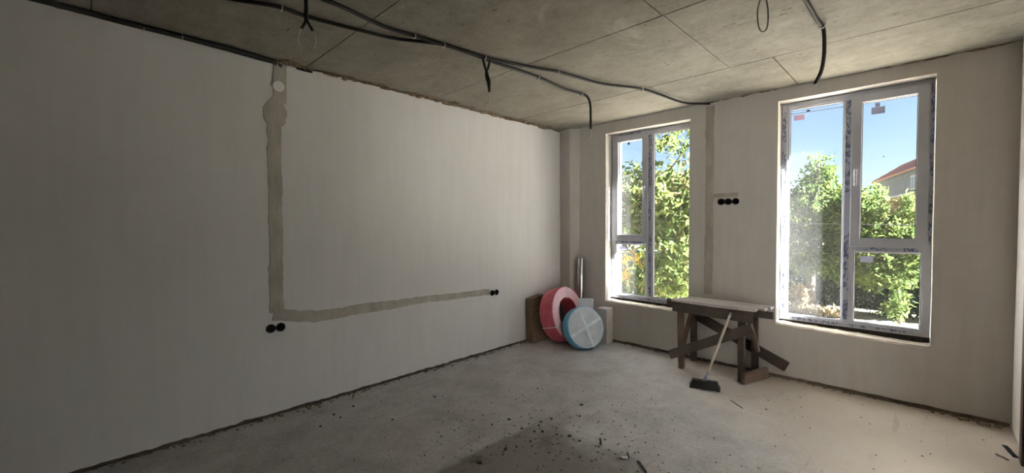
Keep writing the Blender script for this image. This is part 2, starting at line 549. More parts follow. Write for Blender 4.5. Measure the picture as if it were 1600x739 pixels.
def wall_slab(name, mat, us, vs, hole, front, back, kind='structure', jag=None):
    """grid slab: front(u,v), back(u,v) give points; hole(uc,vc) is True where the wall is open; jag moves edge rows"""
    nu, nv = len(us), len(vs)
    fill = [[not hole((us[i] + us[i + 1]) / 2, (vs[j] + vs[j + 1]) / 2) for j in range(nv - 1)] for i in range(nu - 1)]
    verts, faces, idx = [], [], {}
    def vid(s, i, j):
        k = (s, i, j)
        if k not in idx:
            u, v = us[i], vs[j]
            if jag:
                u, v = jag(u, v, i, j, nu, nv)
            idx[k] = len(verts)
            verts.append(tuple(front(u, v) if s == 0 else back(u, v)))
        return idx[k]
    def is_f(i, j):
        return 0 <= i < nu - 1 and 0 <= j < nv - 1 and fill[i][j]
    for i in range(nu - 1):
        for j in range(nv - 1):
            if not fill[i][j]:
                continue
            faces.append((vid(0, i, j), vid(0, i + 1, j), vid(0, i + 1, j + 1), vid(0, i, j + 1)))
            faces.append((vid(1, i, j + 1), vid(1, i + 1, j + 1), vid(1, i + 1, j), vid(1, i, j)))
            for di, dj, a, b in ((-1, 0, (i, j), (i, j + 1)), (1, 0, (i + 1, j + 1), (i + 1, j)), (0, -1, (i + 1, j), (i, j)), (0, 1, (i, j + 1), (i + 1, j + 1))):
                if not is_f(i + di, j + dj):
                    faces.append((vid(0, *a), vid(0, *b), vid(1, *b), vid(1, *a)))
    mb = MB()
    mb.v, mb.f = verts, faces
    o = mb.build(name, mat)
    o['kind'] = kind
    return o

def cut(o, cutters):
    """subtract cutter meshes and throw the cutters away"""
    for c in cutters:
        md = o.modifiers.new('cut', 'BOOLEAN')
        md.object = c
        md.operation = 'DIFFERENCE'
        md.solver = 'EXACT'
    bpy.context.view_layer.update()
    dg = bpy.context.evaluated_depsgraph_get()
    me = bpy.data.meshes.new_from_object(o.evaluated_get(dg))
    o.modifiers.clear()
    o.data = me
    for c in cutters:
        bpy.data.objects.remove(c)
def cyl_cutter(p, axis, r, half):
    mb = MB()
    mb.lathe([(0.0005, -half), (r, -half), (r, half), (0.0005, half)], 24, True)
    m = Vector(axis).to_track_quat('Z', 'Y').to_matrix().to_4x4()
    m.translation = p
    o = mb.build('cutter', M['black'], None, m)
    return o

def lin(a, b, step):
    n = max(1, int(round((b - a) / step)))
    return [a + (b - a) * i / n for i in range(n + 1)]
def nz(x, y, z=0.0):
    return noise.noise(Vector((x, y, z)))

H = 2.8
# ------------------------------------------------------------------ room shell
# floor: one uneven screed
def build_floor():
    xs, ys = lin(0.0, 4.4, 0.04), lin(-6.4, 0.0, 0.04)
    vs, fs = [], []
    ny = len(ys)
    for x in xs:
        for y in ys:
            z = 0.006 * nz(x * 1.3, y * 1.3, 3) + 0.003 * nz(x * 5, y * 5, 1) + 0.0015 * nz(x * 14, y * 14, 7) - 0.004
            vs.append((x, y, z))
    for i in range(len(xs) - 1):
        for j in range(ny - 1):
            a = i * ny + j
            fs.append((a, a + ny, a + ny + 1, a + 1))
    b = len(vs)
    vs += [(-0.3, -6.4, -0.25), (4.4, -6.4, -0.25), (4.4, 0.42, -0.25), (-0.3, 0.42, -0.25)]
    fs.append((b, b + 3, b + 2, b + 1))
    mb = MB(); mb.v, mb.f = vs, fs
    mb.box(-0.3, 4.38, -6.4, 0.42, -0.25, -0.03)
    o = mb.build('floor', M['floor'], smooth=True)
    tag(o, 'rough dusty concrete screed floor with a darker damp patch', 'floor', kind='structure')
    return o
FLOOR = build_floor()

# ceiling: slab with concrete panel faces between seams
def build_ceiling():
    slab = MB().box(-0.3, 4.4, -6.4, 0.42, H + 0.012, H + 0.25).build('ceiling', M['grout'])
    tag(slab, 'bare formwork concrete ceiling with panel seams', 'ceiling', kind='structure')
    rows = [(-0.93, 0.0, 2.78), (-2.17, -0.93, 2.465), (-3.42, -2.17, 2.46), (-4.67, -3.42, 2.2), (-5.9, -4.67, 2.5), (-6.4, -5.9, 2.5)]
    k = 0
    for y0, y1, xs in rows:
        g = 0.0045
        for x0, x1 in ((0.0, xs), (xs, 4.4)):
            k += 1
            dz = random.uniform(-0.002, 0.002)
            mb = MB()
            gx, gy = lin(x0 + g * (x0 > 0), x1 - g * (x1 < 4.4), 0.3), lin(y0 + g, y1 - g * (y1 < 0), 0.3)
            n = len(gy)
            vs = [(x + (0.002 * nz(x * 9, y * 9, k) if 0 < i < len(gx) - 1 else 0.0025 * nz(y * 6, k)), y + (0.0025 * nz(x * 6, k + 0.5) if j in (0, n - 1) else 0), H + dz + 0.0015 * nz(x * 2, y * 2, k))
                  for i, x in enumerate(gx) for j, y in enumerate(gy)]
            fs = [(i * n + j, i * n + n + j, i * n + n + j + 1, i * n + j + 1) for i in range(len(gx) - 1) for j in range(n - 1)]
            m2 = len(vs)
            vs += [(x, y, H + 0.013) for x, y, z in vs]
            fs += [tuple(m2 + q for q in reversed(f)) for f in list(fs)]
            ring = [i * n for i in range(len(gx))] + [(len(gx) - 1) * n + j for j in range(1, n)] + [i * n + n - 1 for i in range(len(gx) - 2, -1, -1)] + [j for j in range(n - 2, 0, -1)]
            for a, b in zip(ring, ring[1:] + ring[:1]):
                fs.append((a, b, b + m2, a + m2))
            mb.add(vs, fs)
            mb.build('concrete_panel', M['ceiling'], slab)
    return slab
CEIL = build_ceiling()

# left wall: plaster slab with ragged top and bottom over a recessed dark core
def build_left():
    core = MB().box(-0.30, -0.022, -6.4, 0.42, -0.02, H + 0.012).build('wall_left', M['core'])
    tag(core, 'long pale plastered wall on the left with ragged plaster edges', 'wall', kind='structure')
    us = lin(-6.4, 0.02, 0.03)
    vs = [0.02, 0.035] + lin(0.08, 2.70, 0.08) + [2.74, 2.765, 2.785]
    def front(u, v):
        return (0.004 * nz(u * 0.9, v * 0.9, 2) + 0.0012 * nz(u * 4, v * 4, 5), u, v)
    def back(u, v):
        return (-0.024, u, v)
    def jag(u, v, i, j, nu, nv):
        if j == 0:
            v = 0.020 + 0.012 * nz(u * 5, 1) + 0.010 * nz(u * 17, 2) + 0.006 * nz(u * 43, 8)
        elif j == 1:
            v = max(v, 0.037 + 0.012 * nz(u * 5, 1) + 0.010 * nz(u * 17, 2))
        elif j == nv - 1:
            v = 2.784 + 0.010 * nz(u * 6, 3) + 0.014 * nz(u * 19, 4)
        return u, v
    skin = wall_slab('plaster', M['plaster_left'], us, vs, lambda u, v: False, front, back, jag=jag)
    del skin['kind']
    cs = [cyl_cutter((0, y, 0.692), (1, 0, 0), 0.0335, 0.06) for y in (-3.721, -3.650, -1.357, -1.286)]
    cut(skin, cs)
    cs = [cyl_cutter((-0.03, y, 0.692), (1, 0, 0), 0.0335, 0.03) for y in (-3.721, -3.650, -1.357, -1.286)]
    cut(core, cs)
    place(skin, core)
    return core
WL = build_left()

# window wall
W1 = (0.700, 1.779, 0.505, 2.662)
W2 = (2.617, 3.696, 0.512, 2.678)
def build_back():
    us = sorted(set(lin(-0.3, W1[0], 0.1) + lin(W1[0], W1[1], 0.06) + lin(W1[1], W2[0], 0.07) + lin(W2[0], W2[1], 0.06) + lin(W2[1], 4.5, 0.09)))
    vs = sorted(set([-0.25, -0.03, 0.012, 0.03] + lin(0.07, 0.505, 0.07) + [0.512] + lin(0.56, 2.60, 0.08) + [2.662, 2.678] + [2.73, 2.77, 2.797, 2.812, 3.05]))
    def hole(u, v):
        return any(a < u < b and c < v < d_ for a, b, c, d_ in (W1, W2))
    def front(u, v):
        y = 0.004 * nz(u * 0.9, v * 0.9, 12) + 0.0012 * nz(u * 4, v * 4, 15)
        if v <= 0.013 and v > -0.02:
            y += 0.03
        if v < -0.02:
            y = 0.03
        if v > 2.80:
            y = 0.012
        return (u, y, v)
    def back(u, v):
        return (u, 0.40, v)
    def jag(u, v, i, j, nu, nv):
        if abs(v - 0.03) < 1e-6:
            v = 0.03 + 0.010 * nz(u * 5, 31) + 0.008 * nz(u * 17, 32)
        if abs(v - 0.505) < 1e-6 and W1[0] < u < W1[1] or abs(v - 0.512) < 1e-6 and W2[0] < u < W2[1]:
            v += 0.006 * nz(u * 9, 33) - 0.002 + (-0.028 * (u - 3.0) if u > 2 else 0)
        for e in (W1[0], W1[1], W2[0], W2[1]):
            if abs(u - e) < 1e-6:
                u += 0.0025 * nz(v * 3, e)
        return u, v
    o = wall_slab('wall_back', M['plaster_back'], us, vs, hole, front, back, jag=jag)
    cut(o, [cyl_cutter((x, -0.0, 1.732), (0, 1, 0), 0.0335, 0.05) for x in (2.105, 2.176, 2.247)])
    tag(o, 'plastered wall holding two tall windows', 'wall', kind='structure')
    return o
WB = build_back()

# right wall with a doorway edge, front wall behind the camera
chb = MB().box(-0.02, 4.117, 0.013, 0.032, -0.03, 0.07).build('dark_gap', M['core'], WB)
def build_right():
    us = lin(-6.4, 0.0, 0.1)
    vs = [0.025, 0.05] + lin(0.1, 2.7, 0.1) + [2.78, 2.797]
    def front(u, v):
        return (4.117 + 0.003 * nz(u, v, 22) + (0.02 if u > -0.02 else 0), u, v)
    def jag(u, v, i, j, nu, nv):
        if j == 0:
            v += 0.012 * nz(u * 9, 5)
        return u, v
    D0, D1 = -2.02, -0.63
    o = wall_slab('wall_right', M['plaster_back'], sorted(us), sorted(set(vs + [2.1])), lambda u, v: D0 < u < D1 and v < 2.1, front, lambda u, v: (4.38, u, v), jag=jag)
    tag(o, 'narrow sliver of plastered wall at the right edge', 'wall', kind='structure')
    dr = thing('door_1', 'dark brown wooden door casing at the right edge of the room', 'door', (4.2, -1.0, 0), kind='structure')
    f = MB()
    f.box(4.095, 4.2, D1 - 0.09, D1 - 0.002, 0.0, 2.098).box(4.095, 4.2, D0 + 0.002, D0 + 0.09, 0, 2.098).box(4.095, 4.2, D0 + 0.002, D1 - 0.002, 2.01, 2.098)
    f.build('door_frame', M['brown_wood'], dr, bevel=0.004)
    leaf = MB().box(4.14, 4.18, -1.28, D1 - 0.092, 0.01, 2.008)  # unseen closed leaf added to narrow the light from the doorway
    leaf.box(4.132, 4.142, -1.18, D1 - 0.19, 0.15, 0.95).box(4.132, 4.142, -1.18, D1 - 0.19, 1.05, 1.9)
    leaf.build('added_door_leaf', M['brown_wood'], dr, bevel=0.004)
    # unseen room added next door, catching sun to light this room through the doorway
    nx = MB()
    nx.box(4.38, 9.2, -4.2, 0.42, -0.25, -0.002)
    fl = nx.build('floor_added', M['floor2'])
    tag(fl, 'screed floor of the unseen room added next door for light', 'floor', kind='structure')
    cl = MB().box(4.4, 9.2, -4.2, 0.42, H + 0.012, H + 0.25).build('ceiling_added', M['bounce_white'])
    tag(cl, 'white ceiling of the unseen room added next door to bounce light', 'ceiling', kind='structure')
    ww = MB().box(4.38, 9.2, -4.4, -4.2, -0.25, 3.05).box(4.5, 9.2, 0.0, 0.4, -0.25, 3.05)
    ww.box(8.9, 9.2, -4.2, 0.0, -0.25, 0.6).box(8.9, 9.2, -4.2, 0.0, 2.6, 3.05).box(8.9, 9.2, -4.2, -3.3, 0.6, 2.6).box(8.9, 9.2, -0.4, 0.0, 0.6, 2.6)
    o = ww.build('wall_added', M['bounce_white'])
    tag(o, 'walls of the unseen room added next door, with a wide opening to let sun in', 'wall', kind='structure')
    fw = MB().box(-0.3, 4.5, -6.65, -6.4, -0.25, 3.05).build('wall_front', M['plaster_back'])
    tag(fw, 'plain plastered wall behind the viewer', 'wall', kind='structure')
build_right()

# plaster boxing in the corner
pil = MB()
zs = lin(0.02, 2.795, 0.25)
poly = [(0.0, -0.055), (0.06, -0.07), (0.185, -0.094), (0.2, -0.094), (0.21, -0.085), (0.245, -0.05), (0.29, -0.002), (0.29, 0.01), (0.0, 0.01)]
n = len(poly)
vs = [(x + 0.002 * nz(z, i), y + 0.002 * nz(z, i + 9), z) for z in zs for i, (x, y) in enumerate(poly)]
fs = [(a * n + i, a * n + (i + 1) % n, a * n + n + (i + 1) % n, a * n + n + i) for a in range(len(zs) - 1) for i in range(n)]
fs += [tuple(range(n - 1, -1, -1)), tuple((len(zs) - 1) * n + i for i in range(n))]
pil.add(vs, fs)
tag(pil.build('trim_1', M['plaster_back']), 'plastered boxing filling the corner between left wall and window wall', 'boxing', kind='structure')

# mortar fillings of the cable chases: slightly proud strips with ragged edges
def chase(name, parent, to3, p0, p1, hw, seed, proud=0.005, mat=None, wob=1.0, prof=None):
    p0, p1 = Vector(p0), Vector(p1)
    L = (p1 - p0).length
    dr = (p1 - p0) / L
    pr = Vector((-dr.y, dr.x))
    n = max(3, int(L / 0.02))
    vs, fs = [], []
    for i in range(n + 1):
        s = L * i / n
        c = p0 + dr * s + pr * 0.008 * wob * nz(s * 1.7, seed)
        k_ = prof(s / L) if prof else 1.0
        e0 = k_ * hw * (1 + 0.22 * wob * nz(s * 3.1, seed + 1) + 0.22 * wob * nz(s * 13, seed + 2) + 0.08 * wob * nz(s * 40, seed + 5))
        e1 = k_ * hw * (1 + 0.22 * wob * nz(s * 3.1, seed + 3) + 0.22 * wob * nz(s * 13, seed + 4) + 0.08 * wob * nz(s * 40, seed + 6))
        for off, h in ((-e0, -0.006), (-e0 * 0.93, proud * 0.7), (-e0 * 0.3, proud * (1.1 + 0.4 * nz(s * 8, seed))), (e1 * 0.4, proud * (0.9 + 0.4 * nz(s * 8, seed + 7))), (e1 * 0.93, proud * 0.7), (e1, -0.006)):
            q = c + pr * off
            vs.append(to3(q.x, q.y, h))
    for i in range(n):
        for k in range(5):
            fs.append((i * 6 + k, i * 6 + k + 1, i * 6 + 7 + k, i * 6 + 6 + k))
    fs.append((0, 1, 2, 3, 4, 5)); fs.append(tuple(n * 6 + k for k in (5, 4, 3, 2, 1, 0)))
    return MB().add(vs, fs).build(name, mat or M['mortar'], parent)
L3 = lambda y, z, h: (h, y, z)
B3 = lambda x, z, h: (x, -h, z)
chase('mortar_strip', WL, L3, (-3.672, 0.815), (-3.668, 2.40), 0.052, 1)
chase('mortar_strip', WL, L3, (-3.672, 2.27), (-3.645, 2.51), 0.092, 3, wob=1.6, prof=lambda t: max(0.25, math.sin(math.pi * (t * .86 + .10))) ** 0.8)
chase('mortar_strip', WL, L3, (-3.625, 2.47), (-3.612, 2.775), 0.052, 5)
chase('mortar_strip', WL, L3, (-3.70, 0.80), (-3.40, 0.737), 0.050, 7, wob=1.3)
chase('mortar_strip', WL, L3, (-3.42, 0.735), (-2.5, 0.737), 0.046, 11)
chase('mortar_strip', WL, L3, (-2.52, 0.737), (-1.40, 0.712), 0.036, 13)
chase('mortar_strip', WB, B3, (1.985, 0.74), (1.985, 2.76), 0.046, 21, proud=0.003, mat=M['mortar_dark'])
chase('mortar_strip', WB, B3, (2.03, 1.80), (2.27, 1.80), 0.022, 25, proud=0.003, mat=M['mortar_dark'])
# smeared thinner repair beside the junction
tag(MB().lathe([(0.001, 0), (0.040, 0), (0.043, 0.003), (0.043, 0.006), (0.036, 0.008), (0.001, 0.009)], 28, False).build('junction_cover', M['disc'], None, Matrix.Translation((0.004, -3.633, 2.593)) @ Matrix.Rotation(R(90), 4, 'Y')),
    'round white junction box cover set in the mortar high on the left wall', 'cover')

# crumbled mortar in the gap under the ceiling on the left, and grit at the foot of the wall
def blobs(name, mat, parent, pts, seed=0):
    base = bmesh.new()
    bmesh.ops.create_icosphere(base, subdivisions=1, radius=1)
    bv = [v.co.copy() for v in base.verts]
    bf = [tuple(v.index for v in f.verts) for f in base.faces]
    base.free()
    rnd = random.Random(seed)
    mb = MB()
    for (x, y, z, a, b, c) in pts:
        s = rnd.random() * 50
        rz = Matrix.Rotation(rnd.uniform(-0.5, 0.5), 3, 'Z')
        mb.add([Vector((x, y, z)) + rz @ Vector((p.x * a * (1 + 0.5 * nz(p.x + s, p.y, p.z)), p.y * b * (1 + 0.5 * nz(p.x, p.y + s, p.z)), p.z * c)) for p in bv], bf)
    o = mb.build(name, mat, parent)
    o['kind'] = 'stuff'
    return o
rnd = random.Random(4)
pts = []
y = -3.62
while y < -0.35:
    dens = 0.5 + 0.8 * nz(y * 1.6, 77)
    if rnd.random() < 0.45 + dens * 0.6:
        for q in range(rnd.choice((1, 2, 3, 3))):
            pts.append((abs(rnd.gauss(0.0, 0.035)) + .004, y + rnd.uniform(-0.04, 0.04), rnd.uniform(2.778, 2.797), rnd.uniform(0.010, 0.032), rnd.uniform(0.02, 0.075), rnd.uniform(0.005, 0.016)))
    y += 0.045
for k in range(10):
    pts.append((0.05 + 0.03 * k + rnd.uniform(-.01, .01), -0.2 + 0.02 * k + rnd.uniform(-0.05, 0.03), 2.797, 0.02, 0.014, 0.005))
blobs('crumbled_mortar', M['crumb'], WL, pts, 3)
pts = []
for k in range(150):
    y = rnd.uniform(-4.9, -0.8)
    pts.append((abs(rnd.gauss(0.0, 0.045)) + 0.008, y, 0.002, rnd.uniform(.004, .013), rnd.uniform(.004, .018), rnd.uniform(.003, .009)))
blobs('plaster_grit', M['crumb'], FLOOR, pts, 5)
pts = []
for k in range(130):
    pts.append((rnd.uniform(0.85, 4.05), -abs(rnd.gauss(0.0, 0.03)) - 0.004, 0.001, rnd.uniform(.005, .018), rnd.uniform(.004, .010), rnd.uniform(.003, .008)))
for k in range(25):
    pts.append((rnd.uniform(3.75, 4.09), -abs(rnd.gauss(0.03, 0.05)) - 0.004, 0.001, rnd.uniform(.005, .022), rnd.uniform(.004, .014), rnd.uniform(.004, .011)))
blobs('plaster_grit', M['crumb'], FLOOR, pts, 6)
pts = []
for k in range(420):
    x, y = rnd.gauss(1.95, 0.55), rnd.gauss(-2.5, 0.45)
    s = rnd.uniform(.002, .006)
    if 0.3 < x < 4 and -5 < y < -0.9:
        pts.append((x, y, -0.001, s * rnd.uniform(.8, 1.8), s, s * .7))
for k in range(260):
    s = rnd.uniform(.002, .005)
    pts.append((rnd.uniform(0.15, 4.0), rnd.uniform(-4.5, -0.2), -0.001, s * rnd.uniform(.8, 1.8), s, s * .7))
blobs('fine_grit', M['chip'], FLOOR, pts, 8)
# dark crack-like lumps along the top of the window wall
pts = []
for k in range(26):
    x = rnd.choice((rnd.uniform(3.6, 4.1), rnd.uniform(1.9, 2.6), rnd.uniform(3.4, 4.1)))
    pts.append((x, -0.008, 2.796, rnd.uniform(.02, .08), .014, rnd.uniform(.003, .009)))
blobs('crumbled_mortar', M['crumb'], WB, pts, 9)

# ------------------------------------------------------------------ windows
YF0, YF1 = 0.138, 0.208         # frame faces
def bars(mb, x0, x1, z0, z1, wl, wr, wb, wt, y0, y1):
    mb.box(x0, x0 + wl, y0, y1, z0, z1)
    mb.box(x1 - wr, x1, y0, y1, z0, z1)
    mb.box(x0 + wl, x1 - wr, y0, y1, z0, z0 + wb)
    mb.box(x0 + wl, x1 - wr, y0, y1, z1 - wt, z1)
    return mb
def pane(root, x0, x1, z0, z1, y):
    g = MB().box(x0 - 0.004, x1 + 0.004, y, y + 0.005, z0 - 0.004, z1 + 0.004).build('pane', M['glass'], root)
    gk = MB()
    bars(gk, x0, x1, z0, z1, .004, .004, .004, .004, y - 0.004, y - 0.0005)
    gk.build('gasket', M['gasket'], root)
    return g
def sticker(parent, x0, x1, z0, z1, y, mat):
    return MB().box(x0, x1, y - 0.002, y - 0.0008, z0, z1).build('sticker', mat, parent)
def film(parent, x0, x1, z0, z1, y):
    return MB().box(x0, x1, y - 0.0015, y - 0.0003, z0, z1).build('protective_film', M['film'], parent)
def window(name, label, wx0, wx1, wz0, wz1, left_sash):
    root = thing(name, label, 'window', ((wx0 + wx1) / 2, 0.17, wz0), kind='structure')
    x0, x1, z0, z1 = wx0 + 0.004, wx1 - 0.004, wz0 + 0.038, wz1 - 0.006
    FW = 0.052
    mx0, mx1 = (x0 + 0.487, x0 + 0.565) if left_sash else (wx0 + 0.497, wx0 + 0.568)
    FB = 0.044
    fr = bars(MB(), x0, x1, z0, z1, FW, FW, FB, FW, YF0, YF1)
    fr.build('frame', M['pvc'], root, bevel=0.004)
    MB().box(mx0, mx1, YF0 + 0.001, YF1, z0 + FB, z1 - FW).build('mullion', M['pvc'], root, bevel=0.004)
    cx0, cx1 = (x0 + FW, mx0) if left_sash else (mx1, x1 - FW)      # column with sash over a low fixed light
    fx0, fx1 = (mx1, x1 - FW) if left_sash else (x0 + FW, mx0)      # tall fixed light
    tz0, tz1 = 1.252, 1.312
    MB().box(cx0, cx1, YF0 + 0.001, YF1, tz0, tz1).build('transom', M['pvc'], root, bevel=0.004)
    # glazing beads
    for a, b, c, d_ in ((fx0, fx1, z0 + FB, z1 - FW), (cx0, cx1, z0 + FB, tz0)):
        bars(MB(), a, b, c, d_, .014, .014, .014, .014, YF0 + 0.012, YF0 + 0.036).build('glazing_bead', M['pvc'], root, bevel=0.005)
    gy = YF0 + 0.037
    p_f = pane(root, fx0 + .014, fx1 - .014, z0 + FB + .014, z1 - FW - .014, gy)
    p_l = pane(root, cx0 + .014, cx1 - .014, z0 + FB + .014, tz0 - .014, gy)
    # opening sash overlapping the frame
    sx0, sx1, sz0, sz1 = cx0 - 0.022, cx1 + 0.022, tz1 - 0.022, z1 - FW + 0.022
    sash = bars(MB(), sx0, sx1, sz0, sz1, .072, .072, .078, .072, YF0 - 0.018, YF0 + 0.055).build('sash', M['pvc'], root, bevel=0.005)
    p_s = pane(root, sx0 + .072, sx1 - .072, sz0 + .078, sz1 - .072, YF0 + 0.018)
    # handle on the sash stile next to the mullion
    hx = sx1 - 0.036 if left_sash else sx0 + 0.036
    hz = 1.96
    hb = MB().box(hx - .014, hx + .014, YF0 - 0.028, YF0 - 0.0185, hz - .035, hz + .035)
    hb.tube([(hx, YF0 - 0.028, hz), (hx, YF0 - 0.056, hz)], .008, 12)
    hd = hb.build('handle', M['pvc'], sash, bevel=0.003)
    MB().tube(spline([(hx, YF0 - 0.05, hz + .012), (hx, YF0 - 0.058, hz - .02), (hx, YF0 - 0.054, hz - .11), (hx, YF0 - 0.052, hz - .125)], .01), .0095, 10).build('grip', M['pvc'], sash, smooth=True)
    # hinges on the other stile
    ex = sx0 if left_sash else sx1
    for z in (sz0 + 0.06, sz1 - 0.06):
        MB().tube([(ex, YF0 - 0.008, z - .04), (ex, YF0 - 0.008, z + .04)], .008, 10).build('hinge', M['pvc'], sash, smooth=True)
    # printed protective film left on the frame and mullion
    my = YF0 + 0.001
    if left_sash:
        film(root, sx1 + 0.006, mx1 - 0.012, z0 + .07, z1 - .06, my)
        film(root, x0 + .08, mx0 - .08, z1 - FW + .026, z1 - .006, YF0)
        film(root, cx0 + .01, cx1 - .01, tz0 + .004, sz0 - .004, my)
    else:
        film(root, mx0 + 0.006, sx0 - 0.006, z0 + .07, z1 - .06, my)
        film(root, sx1 + 0.006, x1 - .004, 1.32, z1 - .03, YF0)
        film(root, mx1 + .03, cx1 - .03, tz0 + .006, sz0 - .003, my)
        film(root, x0 + .006, x0 + FW - 0.016, z0 + .06, z1 - .08, YF0)
    film(root, x0 + 0.1, x1 - 0.1, z0 + .008, z0 + .034, YF0)
    # dark foam gap and crumbled plaster under the frame
    MB().box(x0, x1, YF0 + 0.012, YF1, wz0 - 0.012, z0 + .0005).build('gap_foam', M['foam'], root)
    # sill mortar
    us = lin(x0 - 0.002, x1 + 0.002, 0.018)
    ysl = [-0.004, 0.006, 0.03, 0.06, 0.09, 0.12, YF0 + 0.014]
    vs, fs = [], []
    for i, u in enumerate(us):
        slope = -0.028 * (u - 3.0) if wx0 > 2 else -0.01 * (u - 1.2)
        for j, yy in enumerate(ysl):
            h = wz0 + slope + 0.007 + 0.007 * nz(u * 11, yy * 30, wx0) + 0.004 * nz(u * 31, yy * 50, wx0 + 3) - (0.014 if j == 0 else 0.0)
            e = yy + (0.006 * nz(u * 14, wx0 + 5) if j < 2 else 0)
            vs.append((u, e, h))
    m_ = len(ysl)
    for i in range(len(us) - 1):
        for j in range(m_ - 1):
            fs.append((i * m_ + j, i * m_ + m_ + j, i * m_ + m_ + j + 1, i * m_ + j + 1))
    MB().add(vs, fs).build('sill_mortar', M['sill_mortar'], root)
    return root, p_f, p_l, p_s, gy
r1, pf1, pl1, ps1, gy = window('window_1', 'narrower looking white window nearest the corner, bright leaves behind it', *W1, True)
r2, pf2, pl2, ps2, gy = window('window_2', 'large white window on the right with sky, red roof and handle', *W2, False)
sticker(pf2, 2.715, 2.80, 2.505, 2.555, gy, M['sticker_pink'])
sticker(pf2, 2.815, 2.845, 2.575, 2.59, gy, M['speck'])
sticker(ps2, 3.295, 3.385, 2.455, 2.515, YF0 + .018, M['sticker_back'])
sticker(ps2, 3.32, 3.352, 2.518, 2.552, YF0 + .018, M['sticker_back'])
sticker(ps2, 3.378, 3.386, 2.075, 2.083, YF0 + .018, M['speck'])
sticker(pl2, 3.235, 3.325, 1.150, 1.205, gy, M['sticker_back'])
sticker(pl1, 0.80, 0.90, 1.165, 1.215, gy, M['sticker_back'])
sticker(ps1, 0.925, 0.955, 2.51, 2.54, YF0 + .018, M['speck'])
sticker(pf1, 1.42, 1.45, 2.55, 2.565, gy, M['speck'])

# ------------------------------------------------------------------ socket boxes
def sockets(label, centres, axis, group):
    root = thing('socket_box', label, 'socket box', centres[len(centres) // 2], group)
    q = Vector(axis).to_track_quat('Z', 'Y').to_matrix().to_4x4()
    for c in centres:
        m = q.copy(); m.translation = Vector(c)
        mb = MB().lathe([(0.001, -0.045), (0.030, -0.045), (0.0305, -0.002), (0.0345, 0.0005), (0.0345, 0.004), (0.029, 0.004), (0.0285, -0.042), (0.001, -0.042)], 28, False)
        b = mb.build('box', M['black'], root, m)
    a, b = Vector(centres[0]), Vector(centres[-1])
    n = Vector(axis)
    for u, v in zip(centres, centres[1:]):
        mb = MB().tube([Vector(u).lerp(Vector(v), .46) + n * .002, Vector(u).lerp(Vector(v), .54) + n * .002], .011, 8)
        mb.build('bridge', M['black'], root)
    return root
sockets('pair of black round socket boxes below the vertical mortar strip on the left wall', [(0.001, -3.721, 0.692), (0.001, -3.650, 0.692)], (1, 0, 0), 'socket boxes in the walls')
sockets('pair of black round socket boxes at the right end of the horizontal mortar strip', [(0.001, -1.357, 0.692), (0.001, -1.286, 0.692)], (1, 0, 0), 'socket boxes in the walls')
sockets('row of three black round socket boxes between the two windows', [(2.105, -0.001, 1.732), (2.176, -0.001, 1.732), (2.247, -0.001, 1.732)], (0, -1, 0), 'socket boxes in the walls')

# ------------------------------------------------------------------ conduits under the ceiling
def ties(root, pts, r=0.018):
    for p, dr in pts:
        t = Vector(dr).normalized()
        a = t.orthogonal().normalized(); b = t.cross(a)
        ring = [Vector(p) + (a * math.cos(k * math.pi / 8) + b * math.sin(k * math.pi / 8)) * r for k in range(16)]
        mb = MB().tube(ring, 0.003, 6, closed=True)
        mb.box(p[0] - .004, p[0] + .004, p[1] - .004, p[1] + .004, p[2] + r - .002, H - 0.0005 if p[2] + r < H - .004 else p[2] + r + .002)
        mb.build('cable_tie', M['white_wire'], root)
def conduit(label, paths, tie_pts=(), r=0.0125, group='black conduits under the ceiling'):
    root = thing('cable_conduit', label, 'cable', paths[0][0], group)
    for p in paths:
        MB().tube(spline(p, 0.009), r, 10, ribs=0.88).build('conduit', M['conduit'], root, smooth=True)
    ties(root, tie_pts)
    return root
Z = 2.782
c1 = conduit('long black conduit along the top of the left wall, ending at the mortar strip',
    [[(0.035, -5.6, 2.785), (0.03, -4.83, 2.783), (0.03, -4.53, 2.778), (0.032, -4.23, 2.777), (0.028, -3.95, 2.772), (0.022, -3.79, 2.768), (0.019, -3.66, 2.765), (0.016, -3.61, 2.755)],
     [(0.05, -5.6, 2.785), (0.055, -4.83, 2.785), (0.05, -4.5, 2.783), (0.047, -4.2, 2.783), (0.045, -3.95, 2.781), (0.035, -3.78, 2.779), (0.03, -3.68, 2.775)]],
    [((0.03, -4.43, 2.778), (0, 1, 0)), ((0.04, -4.235, 2.779), (0, 1, 0)), ((0.018, -3.645, 2.763), (0, 1, -0.1))])
c2 = conduit('black conduit crossing the left part of the ceiling, passing the hanging forked end',
    [[(0.72, -4.6, 2.77), (0.817, -4.148, Z), (0.92, -3.917, Z), (0.923, -3.732, Z), (0.985, -3.442, Z - .005), (1.044, -3.196, Z - .004), (1.172, -2.935, Z), (1.196, -2.70, Z), (1.197, -2.506, Z), (1.223, -2.2, Z - .004), (1.223, -1.908, Z), (1.199, -1.54, Z - .004), (1.218, -1.26, Z), (1.232, -1.19, 2.765), (1.24, -1.155, 2.70), (1.242, -1.15, 2.58), (1.243, -1.15, 2.455)]],
    [((0.924, -3.885, Z), (0, 1, 0)), ((1.224, -1.93, Z), (0, 1, 0)), ((1.216, -1.27, Z), (0, 1, 0))])
MB().tube(spline([(1.243, -1.15, 2.46), (1.25, -1.15, 2.42), (1.262, -1.16, 2.385), (1.235, -1.15, 2.36), (1.20, -1.14, 2.345)], .01), 0.0025, 6).build('wire_end', M['white_wire'], c2, smooth=True)
